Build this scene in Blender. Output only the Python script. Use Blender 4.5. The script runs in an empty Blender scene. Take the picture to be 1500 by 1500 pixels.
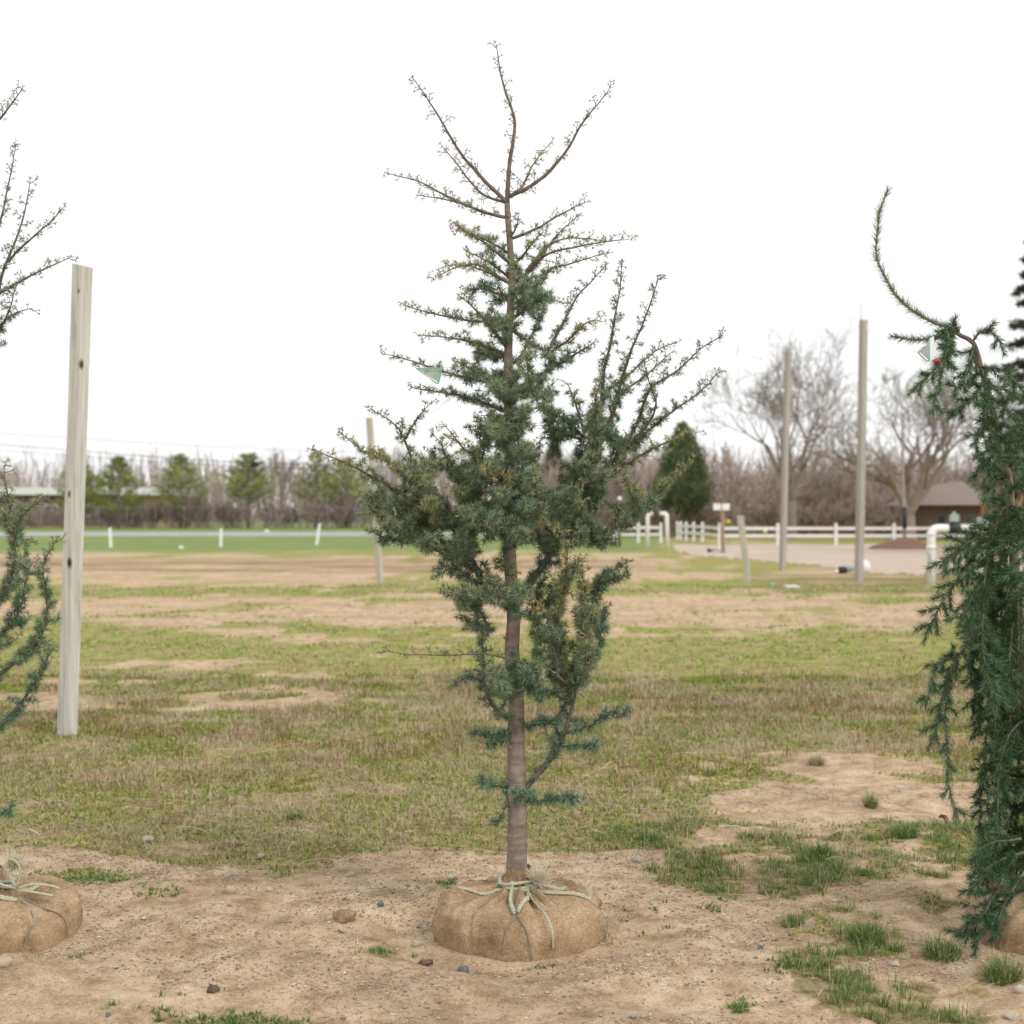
import bpy, math, random
import numpy as np
from mathutils import Vector
R = math.radians
random.seed(7); RNG = np.random.default_rng(7)
scn = bpy.context.scene
COL = scn.collection

# ------------------------------------------------------------------ camera, sky, sun, exposure
EYE = 1.64; FPX = 2187.0; HOR = 752.0          # photograph scale: 1500 px frame
cam = bpy.data.cameras.new('camera'); camo = bpy.data.objects.new('camera', cam); COL.objects.link(camo)
camo.location = (0, 0, EYE); camo.rotation_euler = (R(90), 0, 0)
cam.sensor_width = 24.0; cam.lens = 35.0; cam.clip_end = 3000; cam.clip_start = 0.1
cam.dof.use_dof = True; cam.dof.focus_distance = 5.8; cam.dof.aperture_fstop = 2.2
scn.camera = camo
SUN_AZ, SUN_EL = R(42), R(43)                    # to the right of the view and a little behind the camera
w = bpy.data.worlds.new('World'); scn.world = w; w.use_nodes = True
nt = w.node_tree; nt.nodes.clear()
wo = nt.nodes.new('ShaderNodeOutputWorld'); bg = nt.nodes.new('ShaderNodeBackground')
sky = nt.nodes.new('ShaderNodeTexSky'); sky.sky_type = 'NISHITA'; sky.sun_disc = False
sky.sun_elevation = SUN_EL; sky.sun_rotation = math.pi-SUN_AZ
tc = nt.nodes.new('ShaderNodeTexCoord'); nz = nt.nodes.new('ShaderNodeTexNoise')
nz.inputs['Scale'].default_value = 1.6; nz.inputs['Detail'].default_value = 4
cr = nt.nodes.new('ShaderNodeValToRGB')
cr.color_ramp.elements[0].position = 0.3; cr.color_ramp.elements[0].color = (9.0, 9.02, 9.05, 1)
cr.color_ramp.elements[1].position = 0.7; cr.color_ramp.elements[1].color = (9.9, 9.95, 10.0, 1)
mx = nt.nodes.new('ShaderNodeMixRGB'); mx.inputs[0].default_value = 0.96
nt.links.new(tc.outputs['Generated'], nz.inputs['Vector']); nt.links.new(nz.outputs['Fac'], cr.inputs['Fac'])
nt.links.new(sky.outputs['Color'], mx.inputs[1]); nt.links.new(cr.outputs['Color'], mx.inputs[2])
nt.links.new(mx.outputs['Color'], bg.inputs['Color']); bg.inputs['Strength'].default_value = 0.101
nt.links.new(bg.outputs[0], wo.inputs[0])
sl = bpy.data.lights.new('sun', 'SUN'); sl.energy = 1.5; sl.angle = R(18); sl.color = (1.0, 0.95, 0.88)
so = bpy.data.objects.new('sun', sl); COL.objects.link(so)
sdir = Vector((math.sin(SUN_AZ)*math.cos(SUN_EL), -math.cos(SUN_AZ)*math.cos(SUN_EL), math.sin(SUN_EL)))
so.rotation_euler = sdir.to_track_quat('Z', 'Y').to_euler()
scn.view_settings.view_transform = 'Standard'; scn.view_settings.look = 'None'
scn.view_settings.exposure = 0.22; scn.view_settings.gamma = 1.0

# ------------------------------------------------------------------ helpers
def A(*a): return np.array(a, float)
def at(px, py, Y):                                 # a point at depth Y seen at (px, py) of the photograph
    return A((px-750)/FPX*Y, Y, EYE-(py-HOR)/FPX*Y)
def gy(py): return EYE*FPX/(py-HOR)                # depth of a ground point seen at height py
def gx(px, py): return (px-750)/FPX*gy(py)
def hash2(ix, iy, s):
    n = (ix.astype(np.int64)*374761393 + iy.astype(np.int64)*668265263 + s*1274126177) & 0x7fffffff
    n = ((n ^ (n >> 13))*1274126177) & 0x7fffffff
    return ((n ^ (n >> 16)) & 0xffff)/65535.0
def vnoise(x, y, s=0):
    x = np.asarray(x, float); y = np.asarray(y, float)
    ix = np.floor(x); iy = np.floor(y); fx = x-ix; fy = y-iy
    fx = fx*fx*(3-2*fx); fy = fy*fy*(3-2*fy)
    a = hash2(ix, iy, s); b = hash2(ix+1, iy, s); c = hash2(ix, iy+1, s); d = hash2(ix+1, iy+1, s)
    return (a*(1-fx)+b*fx)*(1-fy)+(c*(1-fx)+d*fx)*fy
def fbm(x, y, s=0, o=4):
    t = 0; a = 0.5; n = 0
    for k in range(o):
        t = t+a*vnoise(x*2**k+17.3*k, y*2**k+9.1*k, s+k); n += a; a *= 0.5
    return t/n
def sst(a, b, x):
    t = np.clip((np.asarray(x, float)-a)/(b-a), 0, 1); return t*t*(3-2*t)
def nrm(v): return v/np.maximum(np.linalg.norm(v, axis=-1, keepdims=True), 1e-9)

class MB:
    def __init__(s): s.V = []; s.F = []; s.C = []; s.n = 0
    def add(s, V, F, c=None):
        V = np.asarray(V, float).reshape(-1, 3)
        for f in (F if isinstance(F, list) else [F]):
            s.F.append(np.asarray(f, np.int64)+s.n)
        s.V.append(V)
        if c is None: c = (1, 1, 1)
        c = np.asarray(c, float)
        s.C.append(np.broadcast_to(c, (len(V), 3)) if c.ndim == 1 else c)
        s.n += len(V); return s
    def mesh(s, name, mat, origin=(0, 0, 0), smooth=True):
        V = np.concatenate(s.V)-np.asarray(origin, float); C = np.concatenate(s.C)
        me = bpy.data.meshes.new(name)
        loops = np.concatenate([f.ravel() for f in s.F]); lens = np.concatenate([np.full(len(f), f.shape[1]) for f in s.F])
        me.vertices.add(len(V)); me.vertices.foreach_set('co', V.astype(np.float32).ravel())
        me.loops.add(len(loops)); me.loops.foreach_set('vertex_index', loops.astype(np.int32))
        me.polygons.add(len(lens)); st = np.concatenate([[0], np.cumsum(lens)[:-1]])
        me.polygons.foreach_set('loop_start', st.astype(np.int32)); me.polygons.foreach_set('loop_total', lens.astype(np.int32))
        me.polygons.foreach_set('use_smooth', np.full(len(lens), smooth))
        ca = me.color_attributes.new('Col', 'FLOAT_COLOR', 'POINT')
        ca.data.foreach_set('color', np.concatenate([C, np.ones((len(C), 1))], 1).astype(np.float32).ravel())
        me.update(); me.validate()
        if mat: me.materials.append(mat)
        return me
    def build(s, name, mat, parent=None, smooth=True):
        org = ORG.get(parent.name, (0, 0, 0)) if parent else (0, 0, 0)
        o = bpy.data.objects.new(name, s.mesh(name, mat, org, smooth)); COL.objects.link(o)
        if parent: o.parent = parent; ORG[o.name] = org
        return o
ORG = {}
def thing(name, loc, label, cat, group=None):
    o = bpy.data.objects.new(name, None); COL.objects.link(o); o.location = loc; o.empty_display_size = 0.1
    ORG[o.name] = tuple(loc); o['label'] = label; o['category'] = cat
    if group: o['group'] = group
    return o
def tag(o, label, cat, group=None, kind=None):
    o['label'] = label; o['category'] = cat
    if group: o['group'] = group
    if kind: o['kind'] = kind
    return o
def struct(o): o['kind'] = 'structure'; return o
def stuff(o, label=None, cat=None):
    o['kind'] = 'stuff'
    if label: o['label'] = label; o['category'] = cat
    return o
def spline(P, step=0.012):
    P = np.asarray(P, float)
    if len(P) < 3: P = np.array([P[0], (P[0]+P[-1])/2, P[-1]])
    Q = np.vstack([2*P[0]-P[1], P, 2*P[-1]-P[-2]]); out = []
    for i in range(1, len(Q)-2):
        n = max(2, int(np.linalg.norm(Q[i+1]-Q[i])/step)); t = np.linspace(0, 1, n, endpoint=False)[:, None]
        a, b, c, d = Q[i-1], Q[i], Q[i+1], Q[i+2]
        out.append(0.5*((2*b)+(-a+c)*t+(2*a-5*b+4*c-d)*t*t+(-a+3*b-3*c+d)*t**3))
    return np.vstack(out+[P[-1:]])
def tube(mb, P, rad, k=6, c=None, cap=True, flat=1.0):
    P = np.asarray(P, float); n = len(P); rad = np.broadcast_to(np.asarray(rad, float), (n,))
    T = nrm(np.gradient(P, axis=0)); u = np.cross(T[0], A(0, 0, 1) if abs(T[0][2]) < 0.9 else A(1, 0, 0)); u /= np.linalg.norm(u)
    U = []
    for i in range(n):
        u = u-T[i]*np.dot(u, T[i]); u = u/max(np.linalg.norm(u), 1e-9); U.append(u)
    U = np.array(U); W = np.cross(T, U); a = np.arange(k)/k*2*math.pi
    V = P[:, None]+rad[:, None, None]*(np.cos(a)[None, :, None]*U[:, None]+flat*np.sin(a)[None, :, None]*W[:, None])
    i = np.arange(n-1)[:, None]; j = np.arange(k)[None]; j2 = (j+1) % k
    F = np.stack([i*k+j, i*k+j2, (i+1)*k+j2, (i+1)*k+j], -1).reshape(-1, 4)
    V = V.reshape(-1, 3); Fs = [F]
    if cap:
        V = np.vstack([V, P[:1], P[-1:]]); j = np.arange(k); m = n*k
        Fs.append(np.stack([np.full(k, m), (j+1) % k, j], -1)); Fs.append(np.stack([np.full(k, m+1), (n-1)*k+j, (n-1)*k+(j+1) % k], -1))
    mb.add(V, Fs, c)
def segs(mb, S, k=3, c=None):                     # many tapered prisms at once; S rows: p0 p1 r0 r1
    S = np.asarray(S, float)
    if not len(S): return
    p0, p1, r0, r1 = S[:, :3], S[:, 3:6], S[:, 6], S[:, 7]
    T = nrm(p1-p0); h = np.where(np.abs(T[:, 2:3]) < 0.9, A(0, 0, 1)[None], A(1, 0, 0)[None])
    U = nrm(np.cross(T, h)); W = np.cross(T, U); a = np.arange(k)/k*2*math.pi
    d = np.cos(a)[None, :, None]*U[:, None]+np.sin(a)[None, :, None]*W[:, None]
    V = np.concatenate([p0[:, None]+r0[:, None, None]*d, p1[:, None]+r1[:, None, None]*d], 1).reshape(-1, 3)
    b = (np.arange(len(S))*2*k)[:, None]; j = np.arange(k)[None]; j2 = (j+1) % k
    F = np.stack([b+j, b+j2, b+k+j2, b+k+j], -1).reshape(-1, 4)
    if c is not None and np.ndim(c) == 2: c = np.repeat(c, 2*k, 0)
    mb.add(V, F, c)
def blades(mb, B, D, L, Wd, c, droop=None):        # needles / small leaves: one tapering triangle along D
    n = len(B)
    if n == 0: return
    r = nrm(RNG.normal(size=(n, 3))); S = nrm(np.cross(D, r))*np.reshape(Wd, (-1, 1))/2
    L = np.broadcast_to(np.asarray(L, float), (n,))[:, None]; tip = B+D*L
    if droop is not None: tip = tip+droop
    V = np.stack([B-S, B+S, tip], 1).reshape(-1, 3)
    F = np.arange(n*3).reshape(-1, 3)
    c = np.asarray(c, float); c = np.repeat(c, 3, 0) if c.ndim == 2 else c
    mb.add(V, F, c)
def box(mb, x0, x1, y0, y1, z0, z1, c=None):
    V = [(x, y, z) for z in (z0, z1) for y in (y0, y1) for x in (x0, x1)]
    mb.add(V, np.array([(0, 2, 3, 1), (4, 5, 7, 6), (0, 1, 5, 4), (2, 6, 7, 3), (0, 4, 6, 2), (1, 3, 7, 5)]), c); return mb
def post_mesh(mb, p0, p1, wx, wy, rot, bev=0.008, top_cut=0.0, nz=14, wob=0.0, seed=1):
    """squared timber from p0 to p1 with chamfered edges and a slight wander"""
    cs, sn = math.cos(rot), math.sin(rot); b = bev
    prof = [(wx/2-b, -wy/2), (wx/2, -wy/2+b), (wx/2, wy/2-b), (wx/2-b, wy/2), (-wx/2+b, wy/2), (-wx/2, wy/2-b), (-wx/2, -wy/2+b), (-wx/2+b, -wy/2)]
    V = []; rs = np.random.default_rng(seed)
    for i in range(nz+1):
        t = i/nz; c = A(*p0)*(1-t)+A(*p1)*t; c[0] += wob*math.sin(3.1*t+seed)*t*(1-t)*4; j = 1+rs.uniform(-.012, .012)
        for x, y in prof:
            z = top_cut*(x/wx) if i == nz else 0
            V.append(c+A((x*cs-y*sn)*j, (x*sn+y*cs)*j, z))
    k = 8; F = [[i*k+j, i*k+(j+1) % k, (i+1)*k+(j+1) % k, (i+1)*k+j] for i in range(nz) for j in range(k)]
    V += [A(*p0), np.mean(V[-8:], 0)]; m = len(V)
    F3 = [[m-1, nz*k+j, nz*k+(j+1) % k] for j in range(k)]+[[m-2, (j+1) % k, j] for j in range(k)]
    mb.add(V, [np.array(F), np.array(F3)]); return mb
def ico(sub=1):
    import bmesh
    bm = bmesh.new(); bmesh.ops.create_icosphere(bm, subdivisions=sub, radius=1.0)
    V = np.array([v.co[:] for v in bm.verts]); F = np.array([[v.index for v in f.verts] for f in bm.faces]); bm.free(); return V, F
ICO1, ICO2, ICO3 = ico(1), ico(2), ico(3)

# ------------------------------------------------------------------ materials
def newmat(name):
    m = bpy.data.materials.new(name); m.use_nodes = True; n = m.node_tree
    return m, n, n.nodes['Principled BSDF'], n.nodes['Material Output']
def ramp(n, stops):
    r = n.nodes.new('ShaderNodeValToRGB'); e = r.color_ramp.elements
    while len(e) < len(stops): e.new(0.5)
    for q, (p, c) in zip(e, stops): q.position = p; q.color = (*c, 1)
    return r
def noise_node(n, scale, detail=5, vec=None, rough=0.6):
    t = n.nodes.new('ShaderNodeTexNoise'); t.inputs['Scale'].default_value = scale; t.inputs['Detail'].default_value = detail; t.inputs['Roughness'].default_value = rough
    if vec is not None: n.links.new(vec, t.inputs['Vector'])
    return t
def coords(n, scale=(1, 1, 1), kind='Object'):
    t = n.nodes.new('ShaderNodeTexCoord'); mp = n.nodes.new('ShaderNodeMapping'); mp.inputs['Scale'].default_value = scale
    n.links.new(t.outputs[kind], mp.inputs['Vector']); return mp.outputs['Vector']
def bump(n, b, h, strength=0.4, dist=0.01):
    u = n.nodes.new('ShaderNodeBump'); u.inputs['Strength'].default_value = strength; u.inputs['Distance'].default_value = dist
    n.links.new(h, u.inputs['Height']); n.links.new(u.outputs['Normal'], b.inputs['Normal']); return u
def mixc(n, mode, fac, a, b):
    m = n.nodes.new('ShaderNodeMixRGB'); m.blend_type = mode
    for i, v in ((0, fac), (1, a), (2, b)):
        if hasattr(v, 'is_linked'): n.links.new(v, m.inputs[i])
        else: m.inputs[i].default_value = v if i == 0 else (*v, 1)
    return m.outputs['Color']
def simple(name, c1, c2=None, scale=8, sc=(1, 1, 1), rough=0.8, bs=0.3, bd=0.005, spec=0.3, det=6, kind='Object'):
    m, n, b, o = newmat(name); b.inputs['Roughness'].default_value = rough; b.inputs['Specular IOR Level'].default_value = spec
    v = coords(n, sc, kind); t = noise_node(n, scale, det, v)
    r = ramp(n, [(0.3, c1), (0.7, c2 or tuple(x*0.8 for x in c1))]); n.links.new(t.outputs['Fac'], r.inputs['Fac']); n.links.new(r.outputs['Color'], b.inputs['Base Color'])
    if bs: bump(n, b, t.outputs['Fac'], bs, bd)
    return m
def leafmat(name, rough=0.55, trans=0.25, gain=1.0):
    m, n, b, o = newmat(name); at_ = n.nodes.new('ShaderNodeAttribute'); at_.attribute_name = 'Col'
    b.inputs['Roughness'].default_value = rough; b.inputs['Specular IOR Level'].default_value = 0.35
    n.links.new(at_.outputs['Color'], b.inputs['Base Color'])
    tr = n.nodes.new('ShaderNodeBsdfTranslucent'); n.links.new(at_.outputs['Color'], tr.inputs['Color'])
    ms = n.nodes.new('ShaderNodeMixShader'); ms.inputs[0].default_value = trans
    n.links.new(b.outputs[0], ms.inputs[1]); n.links.new(tr.outputs[0], ms.inputs[2]); n.links.new(ms.outputs[0], o.inputs['Surface'])
    return m
M = {}
M['leaf'] = leafmat('needles_and_leaves', .5, .16); M['grass'] = leafmat('grass_blades', 0.6, 0.3)
M['twig'] = simple('twig_bark', (0.12, 0.085, 0.07), (0.20, 0.15, 0.13), 60, rough=0.85)
M['pale_twig'] = simple('spruce_twig_bark', (0.15, 0.115, 0.085), (0.29, 0.235, 0.18), 60, rough=0.85)
M['far_bark'] = simple('bare_tree_bark', (0.22, 0.18, 0.15), (0.32, 0.265, 0.225), 3, rough=0.9)
M['white'] = simple('white_vinyl', (0.80, 0.80, 0.79), (0.72, 0.72, 0.70), 3, rough=0.45, bs=0)
M['pvc'] = simple('white_pipe', (0.88, 0.87, 0.87), (0.81, 0.80, 0.79), 5, rough=0.35, bs=0)
M['black'] = simple('black_plastic', (0.025, 0.025, 0.027), (0.04, 0.04, 0.04), 5, rough=0.5, bs=0)
M['greybox'] = simple('grey_green_enclosure', (0.38, 0.45, 0.42), (0.33, 0.40, 0.38), 5, rough=0.5, bs=0)
M['rope'] = simple('green_white_rope', (0.30, 0.32, 0.21), (0.60, 0.58, 0.44), 90, (1, 1, 3), 0.9, 0.8, 0.004)
M['twine'] = simple('grey_twine', (0.22, 0.19, 0.16), (0.36, 0.32, 0.27), 120, rough=0.9)
def bark():
    m, n, b, o = newmat('smooth_ringed_bark'); b.inputs['Roughness'].default_value = 0.85; b.inputs['Specular IOR Level'].default_value = 0.2
    v = coords(n, (9, 9, 42)); t = noise_node(n, 1.0, 7, v, 0.75); v2 = coords(n, (18, 18, 9)); t2 = noise_node(n, 1.2, 5, v2)
    r = ramp(n, [(0.28, (0.14, 0.113, 0.09)), (0.5, (0.27, 0.225, 0.185)), (0.72, (0.39, 0.335, 0.28))])
    r2 = ramp(n, [(0.3, (0.62, 0.60, 0.58)), (0.7, (1.1, 1.08, 1.05))])
    n.links.new(t.outputs['Fac'], r.inputs['Fac']); n.links.new(t2.outputs['Fac'], r2.inputs['Fac'])
    n.links.new(mixc(n, 'MULTIPLY', 1.0, r.outputs['Color'], r2.outputs['Color']), b.inputs['Base Color'])
    bump(n, b, t.outputs['Fac'], 0.6, 0.004); return m
M['bark'] = bark()
def burlap():
    m, n, b, o = newmat('burlap_cloth'); b.inputs['Roughness'].default_value = 0.95; b.inputs['Specular IOR Level'].default_value = 0.1
    v = coords(n, (1, 1, 1)); w1 = noise_node(n, 1.0, 2, coords(n, (330, 330, 60))); w2 = noise_node(n, 1.0, 2, coords(n, (60, 60, 330)))
    t = noise_node(n, 6, 8, v, .7); r = ramp(n, [(0.28, (0.25, 0.165, 0.10)), (0.5, (0.43, 0.31, 0.195)), (0.72, (0.58, 0.45, 0.31))]); n.links.new(t.outputs['Fac'], r.inputs['Fac'])
    wv = mixc(n, 'MULTIPLY', 1.0, w1.outputs['Fac'], w2.outputs['Fac']); tf = noise_node(n, 220, 2, v)
    wr = ramp(n, [(0.12, (0.5, 0.46, 0.42)), (0.36, (1.12, 1.1, 1.08))]); n.links.new(wv, wr.inputs['Fac'])
    c = mixc(n, 'MULTIPLY', 0.8, r.outputs['Color'], wr.outputs['Color']); fr = ramp(n, [(0.35, (0.75, 0.72, 0.7)), (0.65, (1.15, 1.15, 1.15))]); n.links.new(tf.outputs['Fac'], fr.inputs['Fac'])
    n.links.new(mixc(n, 'MULTIPLY', 0.7, c, fr.outputs['Color']), b.inputs['Base Color'])
    bump(n, b, mixc(n, 'ADD', 0.6, wv, tf.outputs['Color']), 0.5, 0.003); return m
M['burlap'] = burlap()
def timber(name, c_dark, c_mid, c_light, knots, kr=0.03, green=0.35):
    """weathered timber, grain along Z; knots = object-space points"""
    m, n, b, o = newmat(name); b.inputs['Roughness'].default_value = 0.9; b.inputs['Specular IOR Level'].default_value = 0.15
    v = coords(n, (30, 30, 1.3)); t = noise_node(n, 1.0, 9, v, 0.75)
    r = ramp(n, [(0.30, c_dark), (0.48, c_mid), (0.66, c_light)]); n.links.new(t.outputs['Fac'], r.inputs['Fac'])
    t2 = noise_node(n, 2.2, 3, coords(n, (1, 1, 0.6))); r2 = ramp(n, [(0.4, (1, 1, 1)), (0.65, (0.86, 0.95, 0.86))]); n.links.new(t2.outputs['Fac'], r2.inputs['Fac'])
    c = mixc(n, 'MULTIPLY', green, r.outputs['Color'], r2.outputs['Color'])
    for kx, ky, kz, s in knots:
        vm = n.nodes.new('ShaderNodeVectorMath'); vm.operation = 'DISTANCE'; tcn = n.nodes.new('ShaderNodeTexCoord')
        mp = n.nodes.new('ShaderNodeMapping'); mp.inputs['Location'].default_value = (-kx, -ky, -kz*0.6); mp.inputs['Scale'].default_value = (1, 1, 0.6)
        n.links.new(tcn.outputs['Object'], mp.inputs['Vector']); n.links.new(mp.outputs['Vector'], vm.inputs[0]); vm.inputs[1].default_value = (0, 0, 0)
        kn = ramp(n, [(0.0, (0.03, 0.022, 0.018)), (0.35*s, (0.10, 0.07, 0.05)), (min(0.95, 1.0*s), (1, 1, 1))])
        ml = n.nodes.new('ShaderNodeMath'); ml.operation = 'MULTIPLY'; ml.inputs[1].default_value = 1/(kr*2.0); n.links.new(vm.outputs['Value'], ml.inputs[0]); n.links.new(ml.outputs[0], kn.inputs['Fac'])
        c = mixc(n, 'MULTIPLY', 1.0, c, kn.outputs['Color'])
    n.links.new(c, b.inputs['Base Color']); bump(n, b, t.outputs['Fac'], 0.35, 0.004); return m
M['grey_post'] = timber('grey_weathered_post', (0.26, 0.25, 0.22), (0.37, 0.35, 0.32), (0.47, 0.445, 0.41), [], green=.12)
M['pale_post'] = timber('pale_weathered_post', (0.36, 0.33, 0.28), (0.46, 0.43, 0.37), (0.56, 0.53, 0.47), [], green=.1)
M['brown_post'] = timber('brown_old_post', (0.18, 0.12, 0.08), (0.30, 0.21, 0.15), (0.38, 0.29, 0.22), [])

# ------------------------------------------------------------------ ground
BALLS = [(0.028, 5.87), (-2.05, 5.87), (2.13, 5.87)]           # centres of the three burlap root balls
def pxpy(X, Y):
    Y = np.maximum(Y, 0.5); return 750+X/Y*FPX, HOR+EYE*FPX/Y
def blob(px, py, cx, cy, rx, ry, soft=0.35):
    return 1-sst(1-soft, 1+soft, np.hypot((px-cx)/rx, (py-cy)/ry))
def grass_amount(X, Y):
    """0 bare sand .. 1 closed turf, over the field"""
    px, py = pxpy(X, Y)
    wob = (fbm(X*1.3, Y*1.3, 3, 4)-0.5); wob2 = fbm(X*4.5, Y*4.5, 8, 3)-0.5
    pyw = py+wob*60*np.clip((py-800)/450, 0.05, 1)+wob2*40*np.clip((py-800)/450, 0.05, 1)
    edge = np.interp(px, [-900, 0, 150, 300, 430, 520, 640, 780, 900, 960, 1050, 1200, 2400], [1240, 1243, 1250, 1268, 1280, 1258, 1250, 1248, 1250, 1240, 1225, 1222, 1230])
    g = 0.92*(1-sst(-14, 16, pyw-edge))
    # worn, thin belts across the field
    pn = fbm(X*0.55, Y*0.55, 21, 4); pyb = py+(pn-0.5)*110*np.clip((py-785)/220, 0.08, 1.2)+(fbm(X*2.1, Y*2.1, 23, 3)-.5)*46*np.clip((py-785)/220, 0.05, 1.2)
    def belt(a, b, amt, x0=-9e3, x1=9e3, s=9):
        return amt*sst(a-s, a+s, pyb)*(1-sst(b-s, b+s, pyb))*sst(x0-60, x0+60, px)*(1-sst(x1-60, x1+60, px))
    cut = belt(876, 914, 0.93, s=8)+belt(988, 1013, 0.75, -9e3, 520, 9)+belt(918, 934, 0.7, 860, 1180, 6)+belt(815, 858, 0.9, -9e3, 1000, 5)+belt(838, 850, .6, 900, 9e3, 5)
    brk = fbm(X*.9+3, Y*1.6, 91, 4); g = g*(1-np.clip(cut*(.45+.75*sst(.36, .52, brk)), 0, 0.97)); g = g*(1-.8*sst(.60, .70, fbm(X*.8+40, Y*1.5, 95, 4))*(1-sst(930, 1000, py)))
    g = g*(1-0.95*blob(px+wob*420+wob2*160, py+wob*90+wob2*70, 1240, 1165, 225, 52, 0.45))          # bare patch on the right
    g = g*(0.42+0.85*fbm(X*2.3, Y*2.3, 31, 4))
    # grass growing into the sand on the right
    rg = np.maximum.reduce([blob(px, py, 1140, 1262, 200, 55), blob(px, py, 1330, 1235, 120, 35), blob(px, py, 1235, 1400, 90, 75), blob(px, py, 1320, 1480, 130, 40), blob(px, py, 1420, 1290, 80, 60), blob(px, py, 1010, 1235, 110, 30), blob(px, py, 1460, 1450, 50, 25), 0.8*blob(px, py, 130, 1290, 75, 16), 0.5*blob(px, py, 560, 1395, 30, 10), 0.6*blob(px, py, 330, 1492, 110, 18)])
    rg = rg*sst(0.42, 0.58, fbm(X*4.6, Y*4.6, 44, 4)+0.06*rg)
    return np.clip(np.maximum(g, rg*0.95), 0, 1)
def green_strip(X, Y):
    px, py = pxpy(X, Y); return sst(784.5, 787, py)*(1-sst(806, 813, py+(fbm(X*.2, Y*.2, 5)-.5)*8))*(1-sst(930, 1000, px))
def ground_z(X, Y):
    X = np.asarray(X, float); Y = np.asarray(Y, float)
    f = (1-sst(12, 24, Y))*(1-sst(6, 12, np.abs(X))*0.5)
    z = f*(0.055*(fbm(X*0.9, Y*0.9, 50, 3)-0.5)+0.045*(fbm(X*4, Y*4, 52, 4)-0.5)+0.022*(fbm(X*15, Y*15, 55, 3)-0.5))
    for bx, by in BALLS:
        r = np.hypot(X-bx, Y-by); z = z-0.028*np.exp(-((r-0.42)/0.13)**2)-0.5*z*np.exp(-(r/0.5)**4)
        z = z+0.02*np.exp(-((r-0.68)/0.13)**2)*fbm(X*3, Y*3, 61, 2)
    lx, ly = gx(862, 1368), gy(1368); z = z+0.045*np.exp(-(np.hypot((X-lx)/1.5, Y-ly)/0.05)**2)*(0.6+0.8*fbm(X*35, Y*35, 4, 2))
    return z
def axis(dense0, dense1, nd, far, nf, both=True):
    d = np.linspace(dense0, dense1, nd); s = d[1]-d[0]
    g = np.geomspace(s, far, nf); hi = dense1+np.cumsum(g*(far/np.sum(g)))
    lo = dense0-np.cumsum(g*(far/np.sum(g))) if both else dense0-np.array([.2, .6, 1.5, 3, 6, 12])
    return np.concatenate([lo[::-1], d, hi])
gxs = axis(-2.9, 2.9, 260, 700, 50); gys = axis(4.4, 9.2, 230, 1400, 140, False)
GX, GY = np.meshgrid(gxs, gys); GZ = ground_z(GX, GY); nx, ny = len(gxs), len(gys)
ii = np.arange(ny-1)[:, None]*nx+np.arange(nx-1)[None]
Fg = np.stack([ii, ii+1, ii+nx+1, ii+nx], -1).reshape(-1, 4)
ga = grass_amount(GX, GY); gs = green_strip(GX, GY); far_turf = sst(120, 128, GY)
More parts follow.
